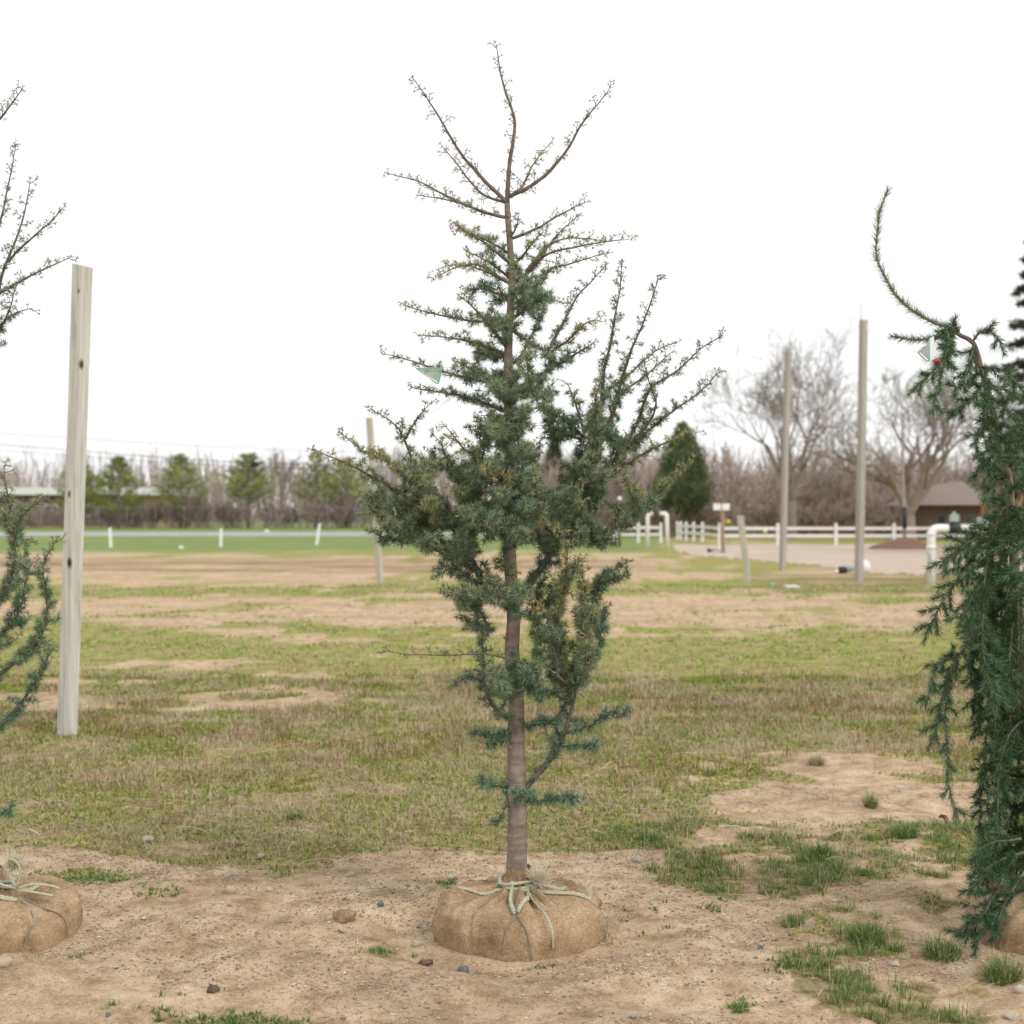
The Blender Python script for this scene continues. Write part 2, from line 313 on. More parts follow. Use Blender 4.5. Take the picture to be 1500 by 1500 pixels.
def groundmat():
    m, n, b, o = newmat('field_soil_and_turf'); b.inputs['Roughness'].default_value = 0.95; b.inputs['Specular IOR Level'].default_value = 0.1
    a = n.nodes.new('ShaderNodeAttribute'); a.attribute_name = 'Col'; sp = n.nodes.new('ShaderNodeSeparateColor'); n.links.new(a.outputs['Color'], sp.inputs[0])
    v = coords(n); vs = coords(n, (1, 0.35, 1))
    big = noise_node(n, 1.1, 5, v); mid = noise_node(n, 7, 6, v); fine = noise_node(n, 70, 5, v, 0.7); grit = noise_node(n, 260, 2, v)
    sand = ramp(n, [(0.25, (0.23, 0.155, 0.095)), (0.42, (0.42, 0.31, 0.205)), (0.56, (0.545, 0.42, 0.295)), (0.75, (0.64, 0.515, 0.385))]); n.links.new(mid.outputs['Fac'], sand.inputs['Fac'])
    tone = ramp(n, [(0.3, (0.82, 0.77, 0.73)), (0.6, (1.10, 1.08, 1.05))]); n.links.new(big.outputs['Fac'], tone.inputs['Fac'])
    fr = ramp(n, [(0.32, (0.38, 0.33, 0.29)), (0.45, (1.0, 0.99, 0.98)), (0.7, (1.28, 1.27, 1.26))]); n.links.new(fine.outputs['Fac'], fr.inputs['Fac'])
    gr = ramp(n, [(0.35, (0.62, 0.6, 0.58)), (0.6, (1.28, 1.28, 1.28))]); n.links.new(grit.outputs['Fac'], gr.inputs['Fac'])
    s = mixc(n, 'MULTIPLY', 1.0, sand.outputs['Color'], tone.outputs['Color']); s = mixc(n, 'MULTIPLY', 0.8, s, fr.outputs['Color']); s = mixc(n, 'MULTIPLY', 0.6, s, gr.outputs['Color'])
    t1 = noise_node(n, 3.2, 7, v, 0.7); t2 = noise_node(n, 22, 5, v, 0.7)
    th = ramp(n, [(0.30, (0.36, 0.265, 0.155)), (0.44, (0.38, 0.315, 0.15)), (0.52, (0.29, 0.32, 0.085)), (0.66, (0.185, 0.275, 0.045))]); n.links.new(t1.outputs['Fac'], th.inputs['Fac'])
    thn = ramp(n, [(0.30, (0.27, 0.195, 0.115)), (0.46, (0.38, 0.295, 0.17)), (0.60, (0.31, 0.27, 0.125)), (0.78, (0.23, 0.24, 0.08))]); n.links.new(t1.outputs['Fac'], thn.inputs['Fac'])
    tcg = n.nodes.new('ShaderNodeTexCoord'); sx = n.nodes.new('ShaderNodeSeparateXYZ'); n.links.new(tcg.outputs['Object'], sx.inputs[0]); mr = n.nodes.new('ShaderNodeMapRange'); mr.inputs[1].default_value = 9; mr.inputs[2].default_value = 17; n.links.new(sx.outputs[1], mr.inputs[0])
    thc = mixc(n, 'MIX', mr.outputs[0], thn.outputs['Color'], th.outputs['Color'])
    th2 = ramp(n, [(0.33, (0.4, 0.36, 0.33)), (0.5, (1, 1, 1)), (0.7, (1.45, 1.42, 1.38))]); n.links.new(t2.outputs['Fac'], th2.inputs['Fac'])
    t5 = noise_node(n, 6.5, 6, coords(n, (.8, 1.4, 1)), .7); r5 = ramp(n, [(.36, (.62, .52, .45)), (.5, (1, 1, 1)), (.64, (1.22, 1.2, 1.05))]); n.links.new(t5.outputs['Fac'], r5.inputs['Fac']); turf = mixc(n, 'MULTIPLY', 0.9, mixc(n, 'MULTIPLY', 1.0, thc, r5.outputs['Color']), th2.outputs['Color'])
    ma = n.nodes.new('ShaderNodeMath'); ma.operation = 'MULTIPLY_ADD'; ma.inputs[1].default_value = .9; n.links.new(t2.outputs['Fac'], ma.inputs[0]); n.links.new(sp.outputs[0], ma.inputs[2]); ml = n.nodes.new('ShaderNodeMath'); ml.operation = 'MULTIPLY_ADD'; ml.inputs[1].default_value = 1.3; tq_ = noise_node(n, 2.4, 8, coords(n, (1, 1.5, 1)), .7); n.links.new(tq_.outputs['Fac'], ml.inputs[0]); n.links.new(ma.outputs[0], ml.inputs[2])
    md = n.nodes.new('ShaderNodeMath'); md.operation = 'MULTIPLY'; md.inputs[1].default_value = .5; n.links.new(ml.outputs[0], md.inputs[0]); ed = ramp(n, [(0.68, (0, 0, 0)), (0.78, (1, 1, 1))]); n.links.new(md.outputs[0], ed.inputs['Fac'])
    c = mixc(n, 'MIX', ed.outputs['Color'], s, turf)
    lr = ramp(n, [(0.35, (0.165, 0.25, 0.06)), (0.52, (0.20, 0.255, 0.09)), (0.7, (0.31, 0.30, 0.15))]); t3 = noise_node(n, 0.6, 6, coords(n, (0.25, 1, 1))); n.links.new(t3.outputs['Fac'], lr.inputs['Fac'])
    c = mixc(n, 'MIX', sp.outputs[1], c, lr.outputs['Color'])
    dk = ramp(n, [(0.42, (0, 0, 0)), (0.6, (1, 1, 1))]); t4 = noise_node(n, 0.55, 6, coords(n, (0.3, 1.4, 1))); n.links.new(t4.outputs['Fac'], dk.inputs['Fac'])
    dm = mixc(n, 'MULTIPLY', 1.0, dk.outputs['Color'], sp.outputs[2]); c = mixc(n, 'MIX', dm, c, (0.20, 0.125, 0.08))
    n.links.new(c, b.inputs['Base Color'])
    ad = mixc(n, 'ADD', 0.5, fine.outputs['Color'], grit.outputs['Color']); bump(n, b, ad, 0.9, 0.014); return m
gpx, gpy = pxpy(GX, GY)
dark = sst(818, 824, gpy)*(1-sst(834, 844, gpy))*(1-sst(900, 1000, gpx))*0.9+sst(828, 842, gpy)*(1-sst(866, 876, gpy))*sst(1060, 1160, gpx)*0.8
gm = MB(); gm.add(np.stack([GX, GY, GZ], -1), Fg, np.stack([ga, np.maximum(gs, far_turf), dark], -1).reshape(-1, 3))
M['ground'] = groundmat(); struct(gm.build('ground', M['ground']))

def sheet(name, pts, mat, z, sub=1):
    mb = MB(); n = len(pts); mb.add([(x, y, z) for x, y in pts], np.array([list(range(n))])); return struct(mb.build(name, mat, smooth=False))
M['road'] = simple('grey_asphalt_road', (0.40, 0.40, 0.40), (0.33, 0.33, 0.335), 2, (0.3, 1, 1), 0.9, bs=0.1)
M['gravel'] = simple('pinkish_gravel', (0.62, 0.51, 0.415), (0.36, 0.27, 0.205), .9, (0.5, 1.6, 1), 0.95, 0.5, 0.02, det=14)
ry0, ry1 = gy(787.3), gy(781.8)
struct(box(MB(), -420, gx(930, 785), ry0, ry1, -0.05, 0.02).build('road', M['road'], smooth=False))
# gravel drive: wavy outline
ta = np.linspace(0, 1, 420); nyy = [811+31*min(1, t*3.0)+1.5*math.sin(t*23)+9*(float(fbm(t*90, 3.3, 12, 4))-.5)+7*(float(fbm(t*420, 1.3, 14, 2))-.5) for t in ta]; near = [(gx(990+t*900, q), gy(q)) for t, q in zip(ta, nyy)]
farr = [(gx(985+t*900, 799), gy(799+0.8*math.sin(t*30))) for t in ta][::-1]
gd = MB(); nn = len(near); gd.add([(x, y, 0.008) for x, y in near+farr], np.array([[i, i+1, 2*nn-2-i, 2*nn-1-i] for i in range(nn-1)])); struct(gd.build('gravel_drive', M['gravel'], smooth=False))

# ------------------------------------------------------------------ the burlap root balls
PR = A(0.30, 0.335, 0.338, 0.325, 0.295, 0.24, 0.17, 0.105, 0.072, 0.058, 0.052, 0.050)
PZ = A(-0.12, -0.02, 0.050, 0.098, 0.130, 0.148, 0.157, 0.166, 0.180, 0.205, 0.235, 0.246)
PS = np.linspace(0, 1, 12)
def ball_r(s, th, seed):
    r = np.interp(s, PS, PR); f = 0
    rs = np.random.default_rng(seed)
    for k in range(30):
        t0 = rs.uniform(-math.pi, math.pi); wd = rs.uniform(0.022, 0.10); am = rs.uniform(-1.0, 1.0)*0.024; tw = rs.uniform(-0.5, 0.5)
        d = (th-t0-tw*(s-0.4)+math.pi) % (2*math.pi)-math.pi; f = f+am*np.exp(-(d/wd)**2)*np.exp(-((s-0.45)/0.28)**2)
    for k in range(16):
        t0 = rs.uniform(-math.pi, math.pi); wd = rs.uniform(.018, .05); am = rs.uniform(.012, .032); tw = rs.uniform(-.8, .8); s0 = rs.uniform(.14, .6)
        d = (th-t0-tw*(s-0.4)+math.pi) % (2*math.pi)-math.pi; f = f-am*np.exp(-np.abs(d)/wd)*np.exp(-((s-s0)/.22)**2)+am*.6*np.exp(-((d-wd*2.2)/(wd*1.3))**2)*np.exp(-((s-s0)/.22)**2)
    n = (fbm(np.cos(th)*2.6+5, np.sin(th)*2.6+s*3.5+5, seed, 4)-0.5)*0.055*(1-sst(0.6, 0.8, s)*0.8)
    n2 = (fbm(th*9, s*14, seed+3, 2)-0.5)*0.008
    pl = 0.011*(np.abs(np.sin(th*11+3*np.sin(th*3+seed)))-.5)*sst(0.38, 0.58, s)*(1-sst(0.74, 0.84, s))
    return r+n*(1-.7*sst(.4, .6, s)), f*1.5+n2+pl
def ball_surface(c, seed, s, th, lift=0.0):
    r, f = ball_r(s, th, seed); hz = sst(.22, .5, s)*(1-sst(.66, .8, s)); vt = 1-hz; r = r+(f+lift)*(.25+.75*vt); z = np.interp(s, PS, PZ)+(f+lift)*hz
    z = z+0.008*(fbm(np.cos(th)*4+s*5, np.sin(th)*4, seed+9, 3)-0.5)
    return np.stack([c[0]+r*np.cos(th), c[1]+r*np.sin(th), z], -1)
def ball_mesh(c, seed):
    ns, nth = 56, 180; s = np.linspace(0, 1, ns)[:, None]; th = (np.arange(nth)/nth*2*math.pi)[None]
    s, th = np.broadcast_arrays(s, th); V = ball_surface(c, seed, s, th)
    i = np.arange(ns-1)[:, None]*nth; j = np.arange(nth)[None]; j2 = (j+1) % nth
    F = np.stack([i+j, i+j2, i+nth+j2, i+nth+j], -1).reshape(-1, 4)
    mb = MB(); mb.add(V, F); return mb
def on_ball(c, seed, pts, lift, n=40):             # pts: (s, theta in degrees from the camera side, + to the right)
    p = np.array(pts, float); t = np.linspace(0, 1, n); tt = np.linspace(0, 1, len(p))
    s = np.interp(t, tt, p[:, 0]); th = np.interp(t, tt, R(1)*p[:, 1])-math.pi/2
    k = np.ones(5)/5
    if n > 12:
        sp = np.pad(s, 2, 'edge'); tp = np.pad(th, 2, 'edge'); s = np.convolve(sp, k, 'valid'); th = np.convolve(tp, k, 'valid')
    P = ball_surface(c, seed, s, th, lift); kk = np.ones(11)/11; Q = np.stack([np.convolve(np.pad(P[:, i], 5, 'edge'), kk, 'valid') for i in range(3)], -1); o = Q-A(c[0], c[1], -.1); return Q+nrm(o)*(.0055 if lift > .003 else .003)
def root_ball(tree, c, seed, ropes, twines, rings=True, puffs=()):
    b = ball_mesh(c, seed).build('root_ball', M['burlap'], tree); b['label'] = 'burlap-wrapped root ball'
    for pts, rad in ropes:
        mb = MB(); P = on_ball(c, seed, pts, rad*0.6)
        tt = np.linspace(0, 1, len(P)); 
        for q in range(3):                           # three strands laid together
            off = np.stack([np.cos(tt*30+q*2.1), np.sin(tt*30+q*2.1)*0.6, np.sin(tt*30+q*2.1)], -1)*rad*0.5
            tube(mb, P+off, rad*0.62*(1+0.15*np.sin(tt*17+q)), 6)
        mb.build('rope', M['rope'], b)
    for pts, rad in twines:
        mb = MB(); tube(mb, on_ball(c, seed, pts, rad), rad, 6); mb.build('twine', M['twine'], b)
    if rings:
        mb = MB(); th = np.linspace(0, 2*math.pi, 50)
        for q in range(3):
            rr = 0.082+0.008*np.sin(th*3+q); tube(mb, np.stack([c[0]+rr*np.cos(th), c[1]+rr*np.sin(th), 0.176+0.010*q+0.006*np.sin(th*2+q*2)], -1), 0.007, 6)
        mb.build('rope', M['rope'], b)
    for (px_, py_, Y, n, l, up) in puffs:            # frayed rope end
        mb = MB(); p0 = at(px_, py_, Y); D = nrm(RNG.normal(size=(n, 3))*A(0.45, 0.45, 0.35)+A(*up)); S = []
        for d in D:
            q0 = p0+RNG.normal(size=3)*0.006; ll = l*RNG.uniform(.6, 1.1); q1 = q0+d*ll*.5; q2 = q1+nrm(d+RNG.normal(size=3)*.35+A(0, 0, -.25))*ll*.5
            S += [[*q0, *q1, .0012, .001], [*q1, *q2, .001, .0006]]
        segs(mb, S, 3, A(.78, .74, .56)); mb.build('frayed_rope_end', M['leaf'], b)
    return b

# ------------------------------------------------------------------ cedars
BLUE = A(0.115, 0.225, 0.145); DEEP = A(0.036, 0.11, 0.05); PALE = A(0.33, 0.48, 0.345); YEL = A(0.62, 0.52, 0.19)
def needle_col(n, yel, rng=RNG):
    a = rng.uniform(0, 1, (n, 1)); c = np.where(a < 0.5, BLUE+(DEEP-BLUE)*(1-2*a), BLUE+(PALE-BLUE)*(2*a-1))
    y = np.clip(np.broadcast_to(np.reshape(yel, (-1, 1)), (n, 1))+rng.normal(0, .12, (n, 1)), 0, 1); return c*(1-y)+YEL*y*rng.uniform(.7, 1.1, (n, 1))
def tufts(mb, Cn, Ax, cnt, nl, yel):
    """whorls of needles: Cn centres, Ax axes, cnt needles each, nl length each, yel each"""
    cnt = np.maximum(np.asarray(cnt).astype(int), 0); idx = np.repeat(np.arange(len(Cn)), cnt); n = len(idx)
    if n == 0: return
    ax = Ax[idx]; r = RNG.normal(size=(n, 3)); pr = nrm(r-ax*np.sum(r*ax, 1, keepdims=True)); a = RNG.uniform(R(18), R(88), n)[:, None]
    D = ax*np.cos(a)+pr*np.sin(a); L = nl[idx]*RNG.uniform(.7, 1.15, n)
    blades(mb, Cn[idx]+D*0.0015, D, L, RNG.uniform(.0021, .0031, n), needle_col(n, yel[idx]))
def cedar_branch(tree, P3, den=1.0, yel=0.1, r0=None, twig=0.09, tip=0.6, name='branch', wood=None, spur=1.0):
    Q = spline(P3, 0.010); n = len(Q); L = n*0.010
    jit = np.cumsum(RNG.normal(0, .0006, (n, 3)), 0); jit -= np.linspace(0, 1, n)[:, None]*jit[-1]*0.5; Q = Q+jit
    if r0 is None: r0 = 0.0022+0.005*min(L, 1.2)
    else: r0 = r0*.86
    t = np.linspace(0, 1, n); rad = r0*(1-t)**0.9+0.0012
    wb = MB(); tube(wb, Q[::2] if n > 12 else Q, (rad*(1+0.08*np.sin(np.arange(n)*1.7)))[::2] if n > 12 else rad, 6)
    T = nrm(np.gradient(Q, axis=0)); nb = MB(); S = []
    C, AX, DN, TT = [], [], [], []
    dens = den*np.where(t > tip, 1-0.8*(t-tip)/(1-tip+1e-6), 1.0); dens = np.maximum(dens, 0.10)
    def spurs(q, tg, d, tt, sc=1.0):                  # spur shoots along a wood point
        r = RNG.normal(size=3)+A(0, 0, .35); s = nrm(np.cross(tg, r)); ax = nrm(s+tg*RNG.uniform(0.1, .7)); l = (RNG.uniform(.003, .010)+(.006 if d < .3 else 0))*sc
        S.append([*q, *(q+ax*l), .0013, .0011]); C.append(q+ax*l); AX.append(ax); DN.append(d); TT.append(tt)
    # along the branch
    x = 0.02
    while x < L:
        i = min(n-1, int(x/0.010)); d = dens[i]
        if t[i] > 0.06: spurs(Q[i], T[i], d, t[i])
        x += RNG.uniform(.6, 1.4)*(0.0075/(0.25+0.75*d))*spur
    # side twigs
    x = 0.03+RNG.uniform(0, .03); side = 1
    while x < L*0.985:
        i = min(n-1, int(x/0.010)); d = dens[i]; tw = twig*RNG.uniform(.25, 1.15)*(1.0-0.65*t[i]**2)
        if RNG.uniform() < 0.25: tw *= 0.4
        lat = nrm(np.cross(T[i], A(0, 0, 1))+1e-4)*side; side = -side if RNG.uniform() < 0.8 else side
        dr = nrm(lat*RNG.uniform(.5, 1)+RNG.normal(size=3)*0.55+T[i]*RNG.uniform(.5, 1.1)+A(0, 0, .25)); k = max(3, int(tw/0.011)); q = Q[i].copy(); pr = .0021
        for j in range(k):
            dr = nrm(dr+RNG.normal(size=3)*0.10+A(0, 0, .03)); q2 = q+dr*0.011; r1 = .0021-(.0011)*(j+1)/k; S.append([*q, *q2, pr, r1]); pr = r1
            if j > 0 or k < 4: spurs(q2, dr, d*(1-.35*j/k), .5*t[i]+.5*j/k)
            if d > .5 and RNG.uniform() < .5: spurs(q2, dr, d, t[i])
            q = q2
        C.append(q); AX.append(dr); DN.append(d*.8); TT.append(1.0)
        x += RNG.uniform(.6, 1.5)*(0.024 if den > .6 else 0.034)
    C.append(Q[-1]); AX.append(T[-1]); DN.append(.2); TT.append(1.)
    segs(wb, S, 3); C = np.array(C); AX = np.array(AX); DN = np.array(DN); TT = np.array(TT)
    b = wb.build(name, wood or M['twig'], tree)
    tufts(nb, C, AX, 6+15*DN*RNG.uniform(.6, 1.2, len(DN)), .011+.0235*np.clip(DN, 0, 1), np.clip(yel*(.28+1.2*TT**1.5)+RNG.normal(0, .06, len(DN)), 0, .95))
    nd = nb.build('needles', M['leaf'], b, smooth=False); nd['kind'] = 'stuff'
    return Q
def trunk_path(pts, Y, sc=1.0):
    P = np.array([at(x, y, Y+dy) for x, y, _, dy in pts]); W = np.array([w for _, _, w, _ in pts])/2/FPX*Y*sc
    Q = spline(P, 0.02); r = np.interp(np.linspace(0, 1, len(Q)), np.concatenate([[0], np.cumsum(np.linalg.norm(np.diff(P, axis=0), axis=1))])/np.sum(np.linalg.norm(np.diff(P, axis=0), axis=1)), W)
    return Q, r
CY = 5.87
cedar = thing('cedar_tree', (BALLS[0][0], BALLS[0][1], 0), 'tall young blue-green cedar in the middle with its whole trunk and burlap ball in view', 'tree')
TP = [(758, 1300, 36, 0), (757, 1270, 31, 0), (758, 1200, 28.5, 0), (756, 1100, 26, 0), (756, 1010, 22.5, 0), (750, 960, 22, 0), (752, 900, 20, 0), (746, 800, 19, 0), (748, 700, 17, 0), (745, 600, 15, 0), (745, 500, 12.5, 0), (750, 420, 11, 0), (747, 360, 9.5, 0), (743, 300, 8.5, 0), (746, 253, 6, 0), (754, 200, 5.2, 0), (755, 173, 4.6, 0), (747, 147, 4, 0), (737, 115, 3, 0), (729, 65, 2, 0)]
tq, tr = trunk_path(TP, CY); cut = int(np.argmin(np.abs(tq[:, 2]-at(743, 300, CY)[2])))
tb = MB(); wig = 1+0.05*(fbm(np.arange(cut+1)*0.35, np.zeros(cut+1), 4, 3)-.5)*2; tube(tb, tq[:cut+1], tr[:cut+1]*wig, 18)
for zpx, th_ in ((1215, 200), (1180, 250), (1232, 190), (1060, 300), (1120, 20), (985, 330), (905, 10), (940, 200), (1150, 170), (322, 270), (835, 300), (1098, 230)):   # branch collars and cut stubs
    i = int(np.argmin(np.abs(tq[:, 2]-at(750, zpx, CY)[2]))); d = A(math.cos(R(th_)), math.sin(R(th_)), .35); tube(tb, [tq[i]+d*tr[i]*.7, tq[i]+d*tr[i]*1.05, tq[i]+d*(tr[i]*1.0+.008)], [.008, .0065, .004], 7)
tb.build('trunk', M['bark'], cedar)
# photograph points of each limb, with depth offset at start and end (m, + away), density, yellowness, twig length
def br(pts, d0=0.0, d1=0.0, den=1.0, yel=.12, twig=.09, r0=None, tip=.6, tree=None, Y=CY, spur=1.0):
    k = len(pts); P = [at(x, y, Y+d0+(d1-d0)*(i/(k-1))**1.1) for i, (x, y) in enumerate(pts)]
    tk = tq if (tree is None or tree == cedar) else lq; i0 = int(np.argmin(np.abs(tk[:, 2]-P[0][2])))
    if abs(tk[i0][0]-P[0][0]) < .045 and abs(d0) < .04: P = [tk[i0]]+(P[1:] if abs(tk[i0][0]-P[0][0]) < .03 else P)
    Q = cedar_branch(tree or cedar, P, den, yel, r0, twig, tip, spur=spur); SK.append(Q); return Q
SK = []
LEAD = [(743, 300), (746, 253), (754, 200), (755, 173), (747, 147), (737, 115), (729, 65)]
br(LEAD, 0, 0, .10, .15, .055, .0118, .3, spur=1.5)
top = dict(den=.11, yel=.2, tip=.3, spur=1.5)
br([(741, 297), (710, 267), (678, 232), (657, 200), (638, 168), (617, 136), (603, 115)], 0, -.15, twig=.06, r0=.0085, **top)
br([(738, 300), (710, 288), (689, 267), (670, 240), (647, 213)], 0, .25, .16, .55, .05, .006, .3, spur=1.3)
br([(747, 295), (777, 275), (806, 251), (833, 216), (851, 184), (875, 155), (894, 131)], 0, -.1, twig=.06, r0=.009, **top)
br([(753, 290), (763, 277), (777, 251), (790, 232), (805, 213)], 0, .25, .2, .75, .06, .005, .4)
br([(741, 323), (710, 313), (678, 301), (646, 285), (617, 271), (571, 257)], 0, .1, .24, .35, .05, .0075, .3)
br([(720, 316), (699, 309), (665, 297), (640, 293), (611, 289)], 0, -.15, .2, .4, .04, .004, .3)
br([(745, 389), (710, 357), (683, 341), (660, 325)], 0, -.2, .6, .5, .06, .007)
br([(746, 375), (720, 358), (690, 345), (659, 335)], 0, .2, .55, .6, .06, .006)
br([(749, 355), (777, 341), (809, 323), (841, 307), (863, 297)], 0, .1, .24, .25, .05, .007, .3)
br([(752, 352), (757, 335), (761, 316)], 0, -.1, .35, .1, .03, .004)
br([(747, 389), (763, 379), (782, 355), (798, 340)], 0, -.15, .6, .4, .06, .006)
br([(753, 419), (779, 395), (798, 368), (819, 341), (849, 315)], 0, .15, .5, .3, .055, .0075, .4)
br([(765, 408), (782, 389), (803, 373), (843, 363), (883, 356), (923, 353)], 0, -.2, .38, .45, .05, .006, .25)
br([(770, 400), (800, 366), (830, 352), (860, 353), (885, 356)], 0, .25, .35, .6, .05, .005, .3)
br([(752, 450), (782, 429), (803, 397), (830, 389), (889, 372)], 0, .2, .45, .4, .05, .007, .3)
br([(742, 413), (721, 390), (700, 377), (683, 371)], 0, .15, .6, .2, .05, .006)
br([(741, 416), (715, 397), (694, 389), (665, 395), (635, 411)], 0, -.2, .55, .65, .05, .006, .4)
br([(741, 420), (715, 402), (685, 392), (660, 391), (635, 400)], 0, .1, .5, .55, .05, .005, .4)
br([(744, 440), (725, 432), (700, 425), (672, 434)], 0, .25, .8, .15, .06, .006)
br([(748, 511), (727, 490), (706, 466), (689, 449), (672, 434)], 0, -.3, .55, .4, .06, .007, .4)
br([(744, 476), (700, 472), (679, 469), (630, 459), (587, 449)], 0, .05, .65, .4, .06, .007, .35)
br([(744, 518), (703, 507), (672, 499), (616, 492)], 0, -.1, .65, .45, .06, .007, .4)
br([(744, 566), (706, 553), (686, 539), (665, 528)], 0, .2, .7, .45, .06, .006, .5)
br([(744, 568), (696, 558), (658, 549), (630, 540), (592, 528), (560, 520)], 0, -.15, .75, .25, .06, .007, .3)
br([(744, 604), (696, 587), (651, 578), (602, 570)], 0, -.05, .8, .2, .07, .0075, .45)
br([(744, 573), (779, 559), (817, 535), (852, 513), (868, 504)], 0, -.2, .9, .15, .09, .011, .7)
br([(752, 459), (783, 431), (803, 400), (815, 390)], 0, -.1, .75, .25, .07, .007, .6)
br([(752, 480), (797, 515), (814, 497), (831, 466), (845, 438), (866, 414), (889, 388)], 0, .15, .6, .12, .06, .009, .25)
br([(797, 525), (835, 497), (848, 483), (866, 471), (887, 473)], .1, -.1, .6, .75, .05, .005, .5)
br([(752, 470), (775, 452), (795, 437), (818, 445)], 0, -.3, .8, .3, .07, .006)
br([(746, 540), (765, 520), (790, 470), (797, 450)], 0, .3, .7, .2, .06, .006)
br([(746, 530), (720, 520), (700, 530)], 0, .35, .9, .1, .08, .006); br([(746, 590), (775, 575), (800, 590)], 0, -.35, 1, .15, .09, .007)
br([(746, 500), (740, 485), (735, 470)], 0, -.3, .9, .2, .08, .005); br([(746, 440), (765, 425), (775, 410)], 0, -.3, .9, .2, .07, .005)
# right limb with its upright stems
br([(752, 895), (780, 850), (808, 808), (832, 768), (844, 715), (848, 674), (854, 632)], 0, .05, 1, .1, .10, .019, .9)
br([(843, 715), (866, 677), (876, 630), (883, 552), (894, 507), (900, 469), (909, 428), (911, 388)], 0, .1, .75, .12, .07, .012, .28)
br([(866, 677), (885, 640), (900, 601), (911, 559), (925, 518), (939, 487), (952, 452), (966, 407)], 0, -.15, .7, .15, .07, .010, .25)
br([(878, 600), (887, 577), (921, 549), (956, 518), (987, 504)], .1, .3, .6, .15, .06, .006, .35)
br([(895, 605), (904, 584), (949, 549), (970, 530), (987, 516)], -.1, .1, .6, .15, .06, .006, .35)
br([(900, 680), (932, 625), (952, 572), (991, 546), (1025, 514), (1056, 494)], 0, -.1, .65, .15, .06, .009, .3)
br([(870, 700), (921, 657), (963, 622), (1001, 594), (1032, 570), (1056, 546)], 0, .1, .75, .25, .07, .009, .35)
br([(850, 715), (904, 691), (949, 663), (984, 648), (1017, 637)], 0, -.25, .85, .45, .07, .008, .5)
br([(825, 795), (859, 790), (904, 774), (939, 750), (973, 715), (1010, 676)], 0, -.1, .95, .4, .075, .010, .7)
br([(939, 750), (960, 735), (965, 720)], -.1, -.1, .9, .2, .05, .004)
br([(854, 640), (840, 628), (815, 610), (795, 603)], 0, -.2, .9, .12, .08, .007); br([(852, 645), (825, 640), (800, 643)], 0, .1, .9, .1, .08, .006)
br([(856, 636), (842, 590), (832, 565)], 0, -.1, .7, .4, .06, .006, .5)
br([(870, 680), (876, 640), (870, 600), (880, 560)], 0, -.3, .9, .35, .08, .006); br([(930, 650), (960, 600), (950, 560), (940, 525)], 0, -.2, .55, .3, .05, .005, .3)
# left limb with its stems
br([(748, 880), (712, 856), (696, 836), (664, 818), (624, 800), (590, 785), (560, 765)], 0, -.1, 1, .12, .10, .017, .85)
br([(700, 838), (665, 780), (630, 730), (609, 695), (592, 643), (575, 620), (540, 597)], 0, -.15, .95, .25, .08, .012, .55)
br([(594, 645), (610, 618), (630, 594)], -.15, -.2, .6, .2, .05, .005, .3)
br([(640, 765), (600, 735), (572, 716), (540, 696), (500, 676), (458, 658)], 0, -.2, .85, .4, .06, .009, .45)
br([(612, 705), (572, 680), (536, 664), (498, 634)], -.1, .1, .7, .45, .05, .007, .4)
br([(690, 800), (698, 740), (696, 676), (676, 656), (648, 622)], 0, -.3, .85, .5, .06, .008, .45)
br([(694, 790), (692, 750), (704, 680), (712, 652), (720, 600)], 0, .2, .8, .2, .06, .008, .4)
br([(690, 770), (680, 720), (658, 688), (648, 656), (630, 632)], 0, .1, .85, .35, .07, .007, .5)
br([(624, 800), (580, 780), (545, 750), (530, 725)], -.1, -.3, 1, .3, .08, .008, .7); br([(640, 800), (600, 770), (560, 740), (532, 716)], 0, .15, 1, .35, .08, .008, .6)
br([(600, 790), (570, 792), (545, 780)], -.1, -.2, 1, .1, .08, .006); br([(609, 695), (580, 690), (560, 670), (541, 662)], -.1, -.25, .8, .5, .06, .006, .4)
br([(842, 735), (796, 722), (748, 701), (706, 686)], 0, -.38, .8, .65, .06, .006, .4); br([(738, 790), (745, 764), (783, 767), (824, 785)], -.05, -.35, .9, .5, .07, .006, .5)
br([(745, 845), (738, 832), (760, 860), (785, 880), (800, 895)], -.05, -.35, .6, .65, .05, .004, .4)
br([(712, 860), (690, 850), (664, 834), (636, 850)], 0, -.1, 1, .1, .07, .006, .8); br([(718, 925), (696, 888), (672, 876), (645, 872)], 0, .1, 1, .1, .08, .006, .8)
br([(741, 1053), (721, 1035), (709, 1007), (706, 977), (706, 940), (695, 890), (690, 850)], 0, -.1, .8, .15, .07, .010, .7)
br([(706, 1000), (687, 995), (666, 1004)], -.05, -.1, .9, .1, .04, .004, .8)
br([(834, 1006), (816, 992), (795, 977), (770, 974), (736, 966), (703, 961), (663, 963), (601, 961), (563, 957)], -.05, -.3, .4, .35, .028, .006, .35, spur=1.4)
br([(742, 1075), (724, 1078), (690, 1079)], 0, -.1, 1, 0, .035, .004, .9); br([(742, 1080), (732, 1088), (722, 1095)], 0, -.1, 1, 0, .03, .003, .9)
br([(830, 1076), (862, 1066), (893, 1050), (922, 1046)], 0, -.05, 1, 0, .03, .004, .9); br([(825, 1096), (853, 1093), (877, 1096)], 0, -.1, 1, 0, .035, .004, .9)
br([(767, 1066), (795, 1063), (825, 1061)], 0, -.05, 1, .05, .05, .004, .9); br([(744, 1160), (724, 1153), (703, 1152)], 0, -.05, 1, 0, .035, .004, .95)
